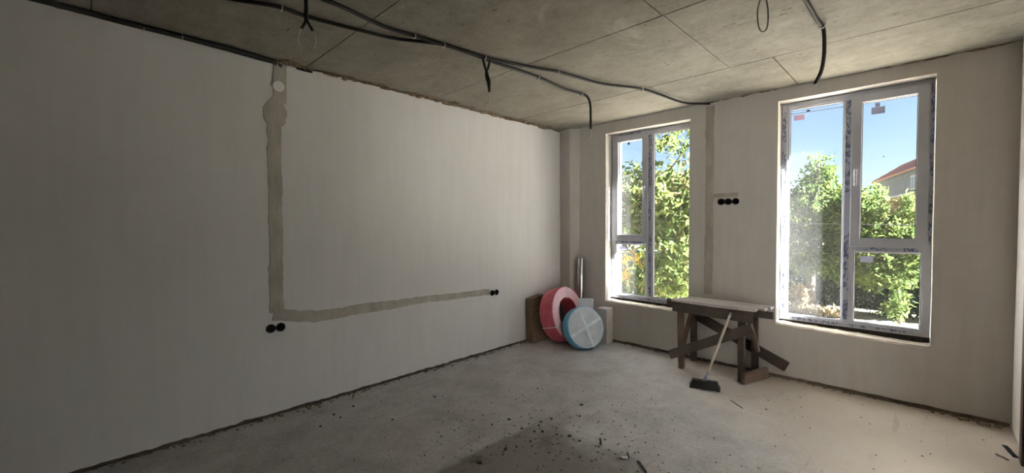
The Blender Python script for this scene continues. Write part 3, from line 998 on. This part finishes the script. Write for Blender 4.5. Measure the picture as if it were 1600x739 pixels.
c3 = conduit('black conduit running from the left of the ceiling to the window wall',
    [[(1.215, -4.3, 2.775), (1.19, -3.766, Z), (1.182, -3.615, Z), (1.136, -3.342, Z), (1.16, -3.108, Z), (1.176, -2.918, Z + .002), (1.203, -2.68, Z + .002), (1.222, -2.52, Z), (1.36, -2.091, Z), (1.428, -1.899, Z), (1.533, -1.407, Z - .006), (1.713, -0.968, Z), (1.816, -0.333, Z - .012), (1.91, -0.10, Z), (1.985, -0.014, Z + .002)]],
    [((1.158, -3.13, Z), (0, 1, 0)), ((1.178, -2.90, Z), (0, 1, 0)), ((1.217, -2.54, Z), (0.3, 1, 0)), ((1.425, -1.905, Z), (0.3, 1, 0)), ((1.708, -0.985, Z), (0.4, 1, 0))])
c5 = conduit('short black conduit on the right of the ceiling, its end hanging before the big window',
    [[(3.14, -2.7, 2.78), (3.142, -1.95, Z), (3.14, -1.78, Z), (3.143, -1.502, Z), (3.152, -1.345, Z), (3.156, -1.318, 2.76), (3.160, -1.316, 2.70), (3.160, -1.316, 2.60), (3.148, -1.322, 2.50), (3.118, -1.34, 2.415)]],
    [((3.152, -1.345, Z), (0, 1, 0))])
# forked drop near the left top
t = thing('hanging_cable_end', 'taped black cable drop splitting into a fork with two bare wires, left ceiling', 'cable', (1.19, -3.84, 2.79), 'hanging cable ends')
MB().tube(spline([(1.186, -3.842, 2.795), (1.186, -3.84, 2.74), (1.190, -3.84, 2.70), (1.184, -3.84, 2.66), (1.186, -3.84, 2.635)], .01), 0.011, 10).build('taped_bundle', M['black'], t, smooth=True)
MB().tube(spline([(1.186, -3.84, 2.64), (1.178, -3.848, 2.615), (1.166, -3.86, 2.59)], .01), .0085, 10, ribs=.85).build('fork_end', M['conduit'], t, smooth=True)
MB().tube(spline([(1.186, -3.84, 2.64), (1.198, -3.83, 2.61), (1.212, -3.816, 2.578)], .01), .0085, 10, ribs=.85).build('fork_end', M['conduit'], t, smooth=True)
MB().tube(spline([(1.166, -3.86, 2.592), (1.156, -3.868, 2.56), (1.153, -3.872, 2.53), (1.16, -3.868, 2.50)], .008), .0014, 6).build('bare_wire', M['white_wire'], t, smooth=True)
MB().tube(spline([(1.212, -3.816, 2.58), (1.222, -3.806, 2.55), (1.222, -3.806, 2.51), (1.216, -3.812, 2.48)], .008), .0018, 6).build('bare_wire', M['white_wire'], t, smooth=True)
# taped drop in the middle
t = thing('hanging_cable_end', 'single taped black cable drop with thin wires, middle of the ceiling', 'cable', (1.2, -2.52, 2.79), 'hanging cable ends')
MB().tube(spline([(1.192, -2.545, 2.785), (1.198, -2.53, 2.73), (1.204, -2.518, 2.69)], .01), .009, 8).build('lead', M['black'], t, smooth=True)
MB().tube(spline([(1.216, -2.49, 2.785), (1.212, -2.50, 2.73), (1.206, -2.514, 2.69)], .01), .009, 8).build('lead', M['black'], t, smooth=True)
n_ = spline([(1.204, -2.518, 2.70), (1.207, -2.512, 2.65), (1.214, -2.503, 2.61), (1.216, -2.50, 2.57), (1.218, -2.50, 2.53)], .01)
MB().tube(n_, [0.010 + 0.007 * math.sin(math.pi * min(1, i / (len(n_) * .8))) for i in range(len(n_))], 10).build('taped_bundle', M['black'], t, smooth=True)
MB().tube(spline([(1.218, -2.5, 2.54), (1.200, -2.515, 2.50), (1.178, -2.535, 2.45), (1.186, -2.53, 2.42), (1.205, -2.512, 2.44), (1.214, -2.504, 2.50)], .008), .0016, 6).build('bare_wire', M['grey_wire'], t, smooth=True)
# grey wire loop near the top right
t = MB().tube(spline([(2.985, -2.105, 2.80), (2.987, -2.11, 2.74), (2.976, -2.12, 2.66), (2.982, -2.115, 2.575), (2.999, -2.10, 2.548), (3.016, -2.085, 2.575), (3.018, -2.08, 2.66), (3.008, -2.09, 2.74), (3.003, -2.092, 2.80)], .01), .0042, 8).build('wire_loop', M['grey_wire'], smooth=True)
tag(t, 'thin grey wire loop hanging from the ceiling, right of centre', 'wire')
# short black stub left of the ceiling crumbs
t = MB().tube(spline([(0.018, -3.50, 2.766), (0.016, -3.45, 2.764), (0.016, -3.38, 2.765)], .01), .008, 8).build('cable_stub', M['conduit'], smooth=True)
tag(t, 'short black cable stub at the top of the left wall, right of the mortar strip', 'cable')

# ------------------------------------------------------------------ pile in the corner
def disc_matrix(c, n_):
    m = Vector(n_).normalized().to_track_quat('Z', 'Y').to_matrix().to_4x4()
    m.translation = c
    return m
def coil_ring(Rr, r, w, turns_r, layers, pr):
    """barrel of stacked pipe turns: outer bumps and face rings (profile of a lathe)"""
    prof = []
    for i in range(layers * 4 + 1):
        a = i / (layers * 4)
        prof.append((Rr - pr * 0.35 * (1 - abs(math.sin(a * layers * math.pi))), -w + w * a))
    for i in range(1, turns_r * 4):
        a = i / (turns_r * 4)
        prof.append((Rr + (r - Rr) * a, -pr * 0.35 * (1 - abs(math.sin(a * turns_r * math.pi)))))
    for i in range(layers * 4 + 1):
        a = i / (layers * 4)
        prof.append((r + pr * 0.35 * (1 - abs(math.sin(a * layers * math.pi))), -w * a))
    for i in range(1, turns_r * 4):
        a = i / (turns_r * 4)
        prof.append((r + (Rr - r) * a, -w))
    return prof
pc, pn = Vector((0.440, -0.445, 0.372)), Vector((1, 0.06, 0.25)).normalized()
pm = disc_matrix(pc, pn)
t = thing('pipe_coil', 'big pink coil of plastic pipe leaning in the corner', 'pipe coil', (pc.x, pc.y, 0.0))
MB().lathe(coil_ring(0.340, 0.200, 0.20, 6, 9, 0.016), 72).build('coil', M['pink_pipe'], t, pm, smooth=True)
fm = MB().lathe([(0.333, 0.0012), (0.333, 0.004), (0.21, 0.004), (0.21, 0.0012)], 72)
fm.build('face_wrap', M['pink_face'], t, pm, smooth=False)
for ang in (200, 80, 320):
    a = R(ang)
    q = Matrix.Rotation(a, 4, 'Z')
    s = MB().box(0.195, 0.344, -.006, .006, 0.0035, 0.0065).box(0.3405, 0.3445, -.006, .006, -0.203, 0.0065)
    s.build('strap', M['strap'], t, pm @ q)
bc, bn = Vector((0.755, -0.515, 0.262)), Vector((0.87, -0.35, 0.30)).normalized()
bm_ = disc_matrix(bc, bn)
t = thing('pipe_coil', 'white pipe coil wrapped in film with blue sides, in front of the pink coil', 'pipe coil', (bc.x, bc.y, 0.0))
MB().lathe([(0.252, -0.128), (0.254, -0.1), (0.2545, -0.06), (0.253, -0.02), (0.249, -0.004), (0.243, -0.002), (0.243, -0.125), (0.246, -0.13)], 64).build('blue_wrap', M['blue_film'], t, bm_, smooth=True)
tp = MB()
for k in range(12):
    rr = 0.236 - k * 0.0195
    ring = [(rr * math.cos(i * math.pi / 28), rr * math.sin(i * math.pi / 28), -0.008 + 0.003 * math.sin(i * .7 + k)) for i in range(56)]
    ring2 = [(rr * math.cos(i * math.pi / 28), rr * math.sin(i * math.pi / 28), -0.118) for i in range(56)]
    tp.tube(ring, 0.0088, 8, closed=True)
    if k < 2:
        tp.tube(ring2, 0.0085, 6, closed=True)
tp.build('pipe_turns', M['white_pipe'], t, bm_, smooth=True)
MB().lathe([(0.001, -0.055), (0.05, -0.05), (0.24, -0.03), (0.24, -0.115), (0.001, -0.115)], 48, False).build('packing', M['white_pipe'], t, bm_)
for ang in (22, 104):
    q = Matrix.Rotation(R(ang), 4, 'Z')
    s = MB().box(-0.246, 0.246, -.018, .018, 0.0015, 0.0035)
    s.build('strap', M['strap'], t, bm_ @ q)
# boxes
def carton(name, label, mat, p, sx, sy, sz, rot, flaps=True, tilt=(0, 0)):
    root = thing(name, label, 'box', p)
    m = Matrix.Translation(p) @ Matrix.Rotation(R(rot), 4, 'Z') @ Matrix.Rotation(R(tilt[0]), 4, 'X') @ Matrix.Rotation(R(tilt[1]), 4, 'Y')
    w_ = 0.005
    mb = MB().box(-sx / 2, sx / 2, -sy / 2, -sy / 2 + w_, 0, sz).box(-sx / 2, sx / 2, sy / 2 - w_, sy / 2, 0, sz)
    mb.box(-sx / 2, -sx / 2 + w_, -sy / 2 + w_, sy / 2 - w_, 0, sz).box(sx / 2 - w_, sx / 2, -sy / 2 + w_, sy / 2 - w_, 0, sz).box(-sx / 2 + w_, sx / 2 - w_, -sy / 2 + w_, sy / 2 - w_, 0, w_)
    mb.build('body', mat, root, m)
    if flaps:
        for sgn in (-1, 1):
            fm_ = m @ Matrix.Translation((0, sgn * sy / 2, sz)) @ Matrix.Rotation(R(-sgn * 8 + (14 if sgn > 0 else 0)), 4, 'X')
            MB().box(-sx / 2, sx / 2, min(0, -sgn * sy * .49), max(0, -sgn * sy * .49), 0.0005, 0.0045).build('flap', mat, root, fm_)
    return root
carton('cardboard_box', 'brown cardboard box leaning against the left wall behind the pink coil', M['cardboard'], (0.085, -0.545, 0.006), 0.11, 0.48, 0.545, 0, True, (0, -2))
carton('cardboard_box', 'small open greyish cardboard box on the floor under the near window, behind the white coil', M['cardboard_grey'], (0.768, -0.115, 0.003), 0.13, 0.16, 0.43, 4, True)
carton('flat_carton', 'flat white carton standing behind the white coil', M['white_carton'], (0.585, -0.283, 0.003), 0.20, 0.035, 0.555, 34, False)
t = thing('foil_roll', 'tall silver foil roll standing in the corner', 'roll', (0.335, -0.06, 0))
prof = [(0.012, 0.0), (0.044, 0.0), (0.045, 0.01), (0.0445, 0.4), (0.0455, 0.8), (0.045, 1.045), (0.043, 1.05), (0.028, 1.05), (0.026, 1.0), (0.024, 0.2), (0.012, 0.0)]
MB().lathe(prof, 28, False).build('roll', M['foil'], t, Matrix.Translation((0.352, -0.066, 0.002)) @ Matrix.Rotation(R(-0.6), 4, 'X') @ Matrix.Rotation(R(0.0), 4, 'Y'), smooth=True)

# ------------------------------------------------------------------ trestle bench and its planks
b = thing('trestle_bench', 'rough weathered wooden trestle bench between the two windows', 'bench', (2.16, -0.25, 0))
D, MI = M['wood_dark'], M['wood_mid']
board('apron', D, b, (1.785, -0.437, 0.640), (2.532, -0.437, 0.632), 0.03, 0.098, seed=1)
board('apron', D, b, (1.80, -0.100, 0.640), (2.54, -0.100, 0.638), 0.03, 0.094, seed=2)
board('beam', D, b, (1.655, -0.275, 0.652), (2.665, -0.275, 0.650), 0.06, 0.066, seed=3)
for k, (x, y, m_) in enumerate(((1.853, -0.392, MI), (2.432, -0.392, D), (1.862, -0.075, D), (2.462, -0.075, D))):
    lg = board('leg', m_, b, (x + (0.008 if k == 0 else 0), y, 0.003), (x - 0.006, y, 0.60), 0.055, 0.055, up=(0, 1, 0), seed=10 + k)
board('cross_piece', D, b, (1.856, -0.42, 0.655), (1.86, -0.10, 0.655), 0.05, 0.06, seed=5)
board('cross_piece', D, b, (2.44, -0.42, 0.650), (2.46, -0.10, 0.650), 0.05, 0.06, seed=6)
board('brace', MI, b, (1.852, -0.355, 0.20), (1.868, -0.13, 0.60), 0.028, 0.04, up=(1, 0, 0), seed=7)
board('brace', M['wood_mid'], b, (2.487, -0.375, 0.585), (2.50, -0.12, 0.25), 0.03, 0.035, up=(1, 0, 0), seed=8)
board('diagonal_board', D, b, (1.765, -0.468, 0.135), (2.535, -0.468, 0.545), 0.028, 0.09, seed=9)
board('diagonal_board', D, b, (1.83, -0.030, 0.515), (2.725, -0.030, 0.125), 0.028, 0.10, seed=21)
board('foot_rail', M['wood_mid'], b, (2.462, -0.462, 0.056), (2.575, -0.118, 0.056), 0.035, 0.105, seed=22)
grp = 'loose planks on the trestle bench'
def plank(label, p0, p1, wy, wz, mat, seed):
    o = board('plank', mat, None, p0, p1, wy, wz, seed=seed)
    tag(o, label, 'plank', grp)
plank('dusty pale plank on the bench top, nearest the room', (1.755, -0.362, 0.699), (2.545, -0.366, 0.697), 0.105, 0.024, M['wood_pale'], 31)
plank('dusty pale plank in the middle of the bench top', (1.795, -0.252, 0.699), (2.60, -0.262, 0.697), 0.10, 0.022, M['wood_pale'], 32)
plank('pale plank at the back of the bench top, next to the wall', (1.83, -0.140, 0.699), (2.62, -0.150, 0.697), 0.095, 0.022, M['wood_pale'], 33)
plank('narrow pale batten along the front edge of the bench top', (1.80, -0.437, 0.7005), (2.53, -0.437, 0.6925), 0.026, 0.012, M['wood_pale'], 34)

# ------------------------------------------------------------------ broom
t = thing('broom', 'broom with black bristle head, handle leaning on the trestle bench', 'broom', (2.245, -0.80, 0))
ang = math.atan2(0.068, 0.203)
hm = Matrix.Translation((2.238, -0.79, 0.0)) @ Matrix.Rotation(ang, 4, 'Z') @ Matrix.Rotation(R(12), 4, 'X')
mb = MB()
nb = 22
for i in range(nb):                      # tufts, flared outwards at the ends
    for j in range(4):
        u = (i / (nb - 1) - .5)
        v = (j / 3 - .5)
        x0, y0 = u * .205, v * .035
        x1, y1 = u * .24 + random.uniform(-.003, .003), v * .06 + random.uniform(-.003, .003) 
        z1 = 0.004 + random.uniform(0, .004)
        s0, s1 = .006, .0075
        vs = [(x0 - s0, y0 - s0, .06), (x0 + s0, y0 - s0, .06), (x0 + s0, y0 + s0, .06), (x0 - s0, y0 + s0, .06), (x1 - s1, y1 - s1, z1), (x1 + s1, y1 - s1, z1), (x1 + s1, y1 + s1, z1), (x1 - s1, y1 + s1, z1)]
        mb.add(vs, [(0, 1, 2, 3), (7, 6, 5, 4), (0, 4, 5, 1), (1, 5, 6, 2), (2, 6, 7, 3), (3, 7, 4, 0)])
mb.build('bristles', M['bristle'], t, hm)
MB().box(-.108, .108, -.022, .022, .056, .078).build('head_block', M['black'], t, hm, bevel=.006)
p0, p1 = Vector((2.24, -0.80, 0.072)), Vector((2.353, -0.468, 0.653))
dd = (p1 - p0).normalized()
MB().tube([p0 - dd * .005, p0 + dd * .035, p0 + dd * .07], [.017, .0155, .0135], 14).build('socket', M['grey_plastic'], t, smooth=True)
MB().tube([p0 + dd * .03, p0.lerp(p1, .5), p1], .0115, 14).build('handle', M['handle_wood'], t, smooth=True)
MB().tube([p1 - dd * .02, p1 + dd * .006], [.0125, .010], 14).build('end_cap', M['grey_plastic'], t, smooth=True)

# ------------------------------------------------------------------ loose bits on the floor
def chip_mesh(seed):
    bm = bmesh.new()
    bmesh.ops.create_icosphere(bm, subdivisions=1, radius=1)
    for v in bm.verts:
        v.co *= 1 + 0.55 * nz(v.co.x * 1.3 + seed, v.co.y * 1.3, v.co.z * 1.3)
        v.co.z *= 0.6
    me = bpy.data.meshes.new('rubble_chip')
    bm.to_mesh(me); bm.free()
    me.materials.append(M['chip'])
    return me
cms = [chip_mesh(k * 7.3) for k in range(5)]
spots = [(1.392, -2.475, 16), (1.56, -2.51, 12), (1.659, -2.48, 13), (1.70, -2.44, 14), (1.804, -2.404, 13), (1.88, -2.355, 15), (1.622, -2.238, 11), (1.64, -1.87, 14), (1.75, -2.05, 11),
         (1.596, -2.336, 14), (1.62, -2.39, 12), (1.681, -2.795, 16), (1.71, -2.72, 11), (1.679, -3.02, 14), (1.55, -2.42, 10), (1.15, -1.86, 10), (0.62, -2.62, 13), (1.97, -2.36, 12), (1.36, -2.62, 11), (0.34, -3.38, 15), (0.42, -3.36, 11), (0.30, -3.2, 12), (0.75, -3.1, 11), (0.46, -3.53, 12), (2.76, -0.91, 9), (2.0, -1.35, 8), (1.73, -2.6, 10), (1.5, -2.34, 9)]
for k, (x, y, s) in enumerate(spots):
    o = bpy.data.objects.new('rubble_chip', cms[k % 5])
    s *= 0.001 * 0.85
    o.location = (x, y, s * 0.42)
    o.scale = (s * random.uniform(.9, 1.5), s, s)
    o.rotation_euler = (0, 0, random.uniform(0, 6))
    COL.objects.link(o)
    zone = ('small dark rubble chip near the foot of the left wall' if x < 0.9 else 'small dark rubble chip in the damp patch of the floor' if x > 1.6 and y < -2.3
            else 'small dark rubble chip along the left edge of the damp patch' if x > 1.3 and y < -2.3 else 'small dark rubble chip on the dry floor behind the damp patch')
    tag(o, zone, 'rubble', zone.replace('small dark rubble chip', 'dark rubble chips'))
def splinter(label, p0, p1, wy, wz, mat):
    tag(board('wood_splinter', mat, None, p0, p1, wy, wz, bev=0.001), label, 'splinter', 'wood splinters on the floor')
splinter('longest dark wood splinter on the floor at the bottom of the picture', (2.385, -2.315, .007), (2.475, -2.39, .007), .014, .010, M['wood_dark'])
splinter('thin dark splinter on the floor beside a white flake, behind the longest splinter', (2.285, -2.27, .005), (2.325, -2.325, .005), .009, .007, M['wood_dark'])
splinter('short splinter on the floor near the damp patch, in the chalky spot', (2.055, -2.235, .005), (2.10, -2.30, .005), .012, .008, M['wood_dark'])
splinter('small splinter on the floor at the far right, by the door casing', (4.00, -0.62, .004), (4.05, -0.68, .004), .012, .006, M['wood_mid'])
splinter('thin splinter on the floor in front of the broom', (2.50, -0.92, .004), (2.62, -1.02, .004), .006, .005, M['wood_mid'])
o = MB().box(-.02, .02, -.012, .012, 0, .004).build('paper_flake', M['sticker'], None, Matrix.Translation((2.30, -2.33, .002)) @ Matrix.Rotation(.6, 4, 'Z'))
tag(o, 'small white flake beside a thin splinter on the floor', 'flake')
o = board('metal_strip', M['black'], None, (4.055, -0.44, .006), (4.085, -0.60, .006), .025, .008, bev=.002)
tag(o, 'black strip lying on the floor at the foot of the door casing', 'strip')

# ------------------------------------------------------------------ outside
GZ = -1.2
o = MB().box(-40, 60, 0.42, 80, GZ - 0.3, GZ).build('ground_outside', M['soil'])
tag(o, 'dry earth and grass outside the windows', 'ground', kind='structure')
o = MB().box(-30, 40, 0.42, 7.6, GZ - .05, GZ + 0.015).build('bounce_yard', M['yard'])  # unseen paving added to bounce sunlight up into the room
tag(o, 'unseen tan yard added under the windows to bounce sunlight', 'yard', kind='structure')
o = MB().prism([(-20, 8.55), (2.0, 9.0), (14, 8.9), (14, 10.5), (3.2, 10.75), (1.9, 10.1), (-20, 10.0)], GZ - .05, GZ + 0.02).build('gravel_road', M['path'])
tag(o, 'pale gravel road beyond the big window', 'road', kind='structure')

def leaves(name, mat, parent, blobs_, size, seed, per_twig=14, droop=0.5, spread=0.22, tone=(0, 1), kind='stuff'):
    rg = np.random.default_rng(seed)
    P, T = [], []
    for (cx, cy, cz, rx, ry, rz, nt_) in blobs_:
        d_ = rg.normal(size=(nt_, 3)); d_ /= np.linalg.norm(d_, axis=1)[:, None]
        rad = rg.uniform(0.15, 1.0, nt_) ** 0.55
        c = np.array([cx, cy, cz]) + d_ * rad[:, None] * np.array([rx, ry, rz])
        tw = np.clip(rg.normal(0.5, 0.2, nt_), 0, 1)
        # twig direction: outward and a bit down
        td = d_ + rg.normal(scale=.4, size=(nt_, 3)); td[:, 2] -= droop
        td /= np.linalg.norm(td, axis=1)[:, None]
        for k in range(per_twig):
            s = rg.uniform(-.3, 1, nt_)[:, None] * spread
            P.append(c + td * s + rg.normal(scale=spread * .22, size=(nt_, 3)))
            T.append(np.clip(tw + rg.normal(0, .18, nt_), 0, 1))
    P = np.concatenate(P); T = np.concatenate(T)
    n_ = len(P)
    a = rg.normal(size=(n_, 3)); a[:, 2] -= droop * 1.2
    a /= np.linalg.norm(a, axis=1)[:, None]
    u = rg.normal(size=(n_, 3)) + np.array([0, 0, 1.2])
    b_ = np.cross(a, u); b_ /= np.linalg.norm(b_, axis=1)[:, None]
    nn = np.cross(a, b_)
    L = size * rg.uniform(.65, 1.25, n_)[:, None]
    W = L * .40
    V = np.stack([P, P + a * L * .35 + b_ * W * .5 + nn * L * .06, P + a * L, P + a * L * .35 - b_ * W * .5 + nn * L * .06, P + a * L * .72 + b_ * W * .38 + nn * L * .03, P + a * L * .72 - b_ * W * .38 + nn * L * .03], 1).reshape(-1, 3)
    base = np.arange(n_)[:, None] * 6
    q1 = base + np.array([[0, 1, 4, 2]])
    q2 = base + np.array([[0, 2, 5, 3]])
    F = np.concatenate([q1, q2], 1).reshape(-1)
    me = bpy.data.meshes.new(name)
    me.vertices.add(n_ * 6)
    me.vertices.foreach_set('co', V.astype(np.float32).reshape(-1))
    me.loops.add(len(F)); me.loops.foreach_set('vertex_index', F.astype(np.int32))
    me.polygons.add(n_ * 2)
    me.polygons.foreach_set('loop_start', (np.arange(n_ * 2) * 4).astype(np.int32))
    me.update(calc_edges=True)
    at = me.attributes.new('tone', 'FLOAT', 'POINT')
    at.data.foreach_set('value', np.repeat(tone[0] + T * (tone[1] - tone[0]), 6).astype(np.float32))
    me.materials.append(mat)
    o = bpy.data.objects.new(name, me)
    COL.objects.link(o)
    if kind: o['kind'] = kind
    place(o, parent)
    return o

def tree(label, base, trunk_pts, trunk_r, limbs, blobs_, leafmat, size, seed, group='trees outside', **kw):
    root = thing('tree', label, 'tree', base, group)
    p = spline(trunk_pts, .15)
    MB().tube(p, [trunk_r * (1 - .65 * i / len(p)) for i in range(len(p))], 10).build('trunk', M['bark'], root, smooth=True)
    for l, r_ in limbs:
        q = spline(l, .12)
        MB().tube(q, [r_ * (1 - .75 * i / len(q)) for i in range(len(q))], 7).build('branch', M['bark'], root, smooth=True)
    leaves('foliage', leafmat, root, blobs_, size, seed, **kw)
    return root

# near tree behind the first window
t = tree('leafy sunlit tree close behind the window nearest the corner', (-1.1, 4.6, GZ),
     [(-1.1, 4.6, GZ), (-1.0, 4.5, 0.2), (-0.85, 4.4, 1.2), (-0.9, 4.3, 2.2), (-0.8, 4.3, 3.3)], 0.13,
     [([(-1.0, 4.5, .6), (-.7, 4.2, 1.3), (-.2, 4.0, 1.75), (.5, 3.9, 2.0)], .04), ([(-.9, 4.4, 1.2), (-1.3, 4.2, 1.7), (-1.5, 4.1, 2.6)], .035), ([(-.9, 4.3, 1.8), (-.4, 4.1, 2.5), (.2, 4.1, 3.2)], .035),
      ([(-1.0, 4.5, .3), (-.5, 4.1, .7), (.1, 3.9, 1.1)], .03), ([(-.95, 4.4, 1.7), (-1.0, 4.0, 2.1), (-.75, 3.8, 2.5)], .02)],
     [(-.15, 4.1, 1.9, .85, .7, .75, 180), (-.9, 4.3, 2.35, .9, .8, .5, 110), (.0, 4.0, .75, .75, .6, .75, 150), (-1.0, 4.2, 1.65, .65, .6, .45, 80), (-1.25, 4.2, .1, .6, .6, .5, 60), (-.5, 4.0, -.1, .9, .6, .5, 100), (-2.2, 4.6, 1.6, .9, .9, 1.2, 130), (.7, 4.4, 2.2, .7, .7, 1.0, 120), (-.1, 4.4, 3.3, .7, .7, .4, 40)],
     M['leaf_bright'], .15, 11, per_twig=13, spread=.26)
leaves('yellow_leaves', M['leaf_yellow'], t, [(-.80, 3.4, .82, .13, .12, .12, 8), (-.95, 3.4, .40, .10, .12, .10, 4)], .13, 12, per_twig=8, spread=.12)
# trees beyond the big window
tree('tall pointed green tree beyond the left half of the big window', (1.25, 10.6, GZ),
     [(1.25, 10.6, GZ), (1.2, 10.6, -.2), (1.3, 10.5, 1.0), (1.32, 10.5, 2.4), (1.35, 10.5, 3.3)], 0.14,
     [([(1.25, 10.6, .2), (.8, 10.4, 1.0), (.5, 10.3, 2.0)], .04), ([(1.3, 10.5, .5), (1.8, 10.3, 1.2), (2.1, 10.2, 2.2)], .04)],
     [(1.25, 10.4, 1.6, .9, .8, 1.1, 330), (1.36, 10.5, 2.85, .32, .32, .62, 70), (.6, 10.3, 1.7, .6, .6, .85, 150), (2.0, 10.3, 1.6, .55, .6, .9, 150), (.9, 10.2, .55, .9, .6, .5, 130), (1.85, 10.1, .55, .6, .6, .5, 90), (.1, 10.6, 2.0, .7, .6, .9, 90)],
     M['leaf_mid'], .13, 21, per_twig=16, spread=.24)
tree('lower green tree beyond the right half of the big window', (3.2, 10.3, GZ),
     [(3.2, 10.3, GZ), (3.18, 10.3, -.4), (2.9, 10.2, .7), (2.75, 10.2, 1.7)], 0.05,
     [([(2.85, 10.2, .2), (3.2, 10.0, .9), (3.45, 9.9, 1.8)], .03), ([(2.85, 10.2, .3), (2.5, 10.0, 1.0), (2.4, 9.9, 2.1)], .03)],
     [(2.75, 9.9, 1.0, .75, .7, 1.0, 260), (2.5, 9.9, 1.95, .35, .5, .65, 90), (3.35, 9.9, .9, .55, .5, .8, 150), (3.4, 9.9, 1.95, .18, .3, .35, 34), (2.75, 9.7, .35, .75, .6, .55, 150), (3.15, 9.8, -.5, .13, .2, .38, 26), (2.35, 9.9, .6, .4, .5, .6, 70)],
     M['leaf_mid'], .13, 22, per_twig=16, spread=.22, tone=(.25, 1.0))
tree('tree farther left, beyond the near tree, behind the window nearest the corner', (-4.5, 9.5, GZ),
     [(-4.5, 9.5, GZ), (-4.4, 9.5, .5), (-4.6, 9.5, 2.2)], 0.16, [],
     [(-4.5, 9.5, 1.8, 1.8, 1.2, 1.4, 260), (-2.6, 10.0, 1.2, 1.2, 1.0, 1.3, 180), (-6.5, 9.6, 1.5, 1.4, 1.2, 1.5, 150)],
     M['leaf_mid'], .16, 23, per_twig=14, spread=.3)
# dark hedge and garden wall across the road
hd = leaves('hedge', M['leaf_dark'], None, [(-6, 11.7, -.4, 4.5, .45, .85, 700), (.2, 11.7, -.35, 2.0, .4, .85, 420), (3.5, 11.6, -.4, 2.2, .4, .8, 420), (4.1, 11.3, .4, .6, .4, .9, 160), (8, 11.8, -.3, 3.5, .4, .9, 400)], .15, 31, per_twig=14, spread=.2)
tag(hd, 'dark shaded hedge in front of the garden wall across the road', 'hedge')
o = MB().box(-14, 14, 13.1, 13.25, GZ, 0.25).box(-14, 14, 13.06, 13.29, 0.25, 0.32)
tag(o.build('garden_wall', M['garden_wall']), 'grey garden wall behind the hedge across the road', 'wall')
gr = leaves('dry_grass_clump', M['straw'], None, [(.98, 10.25, -.75, .22, .15, .38, 70), (1.3, 10.15, -1.12, .8, .12, .05, 90)], .16, 33, per_twig=8, droop=-1.2, spread=.12)
tag(gr, 'clump of sunlit dry yellow grass beside the road', 'grass')
# house with red roof
def house():
    e = Vector((0.242, -0.970, 0)); nn = Vector((0.970, 0.242, 0))
    far = Vector((0.25, 43.2, 0))
    m = Matrix((e, nn, Vector((0, 0, 1)))).transposed().to_4x4()
    m.translation = far + Vector((0, 0, GZ))
    root = thing('house', 'distant house with red tiled roof, seen through the big window', 'house', tuple(m.translation))
    EZ = 4.98 - GZ
    MB().box(.35, 16, .5, 7.5, 0, EZ - 1.55).build('brick_wall', M['brick'], root, m)
    MB().box(.35, 16, .5, 7.5, EZ - 1.5, EZ + .05).build('upper_wall', M['house_wall'], root, m)
    MB().box(.25, 16.1, .4, 7.6, EZ - 1.55, EZ - 1.42).build('ledge', M['housewhite'], root, m)
    for x in (9.6, 12.2, 14.6):
        MB().box(x - .55, x + .55, .44, .5, EZ - 1.25, EZ - .3).build('window', M['housewhite'], root, m)
        gx = MB()
        for s in (-1, 1):
            gx.box(x + s * .26 - .21, x + s * .26 + .21, .425, .445, EZ - 1.17, EZ - .38)
        gx.build('window_pane', M['darkglass'], root, m)
    # hip roof of ribbed tile slopes
    W, RZ = 1.7, 1.25
    W2_ = 8.0
    def slope(a, b, c, d_, name):
        A, B_, C_, D_ = map(Vector, (a, b, c, d_))   # eave a->b, ridge d->c
        cols = max(6, int((B_ - A).length / .24))
        vs, fs = [], []
        nrm = (B_ - A).cross(D_ - A).normalized()
        if nrm.z < 0: nrm = -nrm
        for i in range(cols * 2 + 1):
            s = i / (cols * 2)
            h = nrm * (.06 if i % 2 else 0)
            for k in range(9):
                r_ = k / 8
                vs.append(A.lerp(B_, s).lerp(D_.lerp(C_, s), r_) + h + nrm * (.02 * (k % 2)))
        for i in range(cols * 2):
            for k in range(8):
                fs.append((i * 9 + k, i * 9 + 9 + k, i * 9 + 10 + k, i * 9 + k + 1))
        o = MB().add(vs, fs).build(name, M['rooftile'], root, m)
        md = o.modifiers.new('thick', 'SOLIDIFY'); md.thickness = .1
    slope((0, 0, EZ), (16.5, 0, EZ), (14.0, W, EZ + RZ), (W, W, EZ + RZ), 'roof_slope')
    slope((0, W2_, EZ), (16.5, W2_, EZ), (14.0, W2_ - W, EZ + RZ), (W, W2_ - W, EZ + RZ), 'roof_slope')
    slope((0, 0, EZ), (0, W2_, EZ), (W, W2_ - W, EZ + RZ), (W, W, EZ + RZ), 'roof_slope')
    slope((16.5, 0, EZ), (16.5, W2_, EZ), (14.0, W2_ - W, EZ + RZ), (14.0, W, EZ + RZ), 'roof_slope')
    MB().box(W, 14, W, W2_ - W, EZ + RZ - .05, EZ + RZ + .03).build('roof_ridge', M['rooftile'], root, m)
    MB().box(.02, 16.4, .05, 7.9, EZ - .02, EZ + .06).build('soffit', M['house_wall'], root, m)
house()
# overhead wires
for k, (z0, z1, lab) in enumerate(((4.07, 4.0, 'upper thin overhead wire crossing the sky in the big window'), (1.50, 1.41, 'lower thin overhead wire crossing the trees in the big window'))):
    MW = M['dull_black']
    p = [(-12 + i * 1.2, 7.0, z0 + (z1 - z0) * ((-12 + i * 1.2) - 1.2) / 2.35 * .5 + .002 * (i - 11) ** 2 - 0.0) for i in range(24)]
    tag(MB().tube(p, .007, 6).build('overhead_wire', MW, smooth=True), lab, 'wire', 'overhead wires')
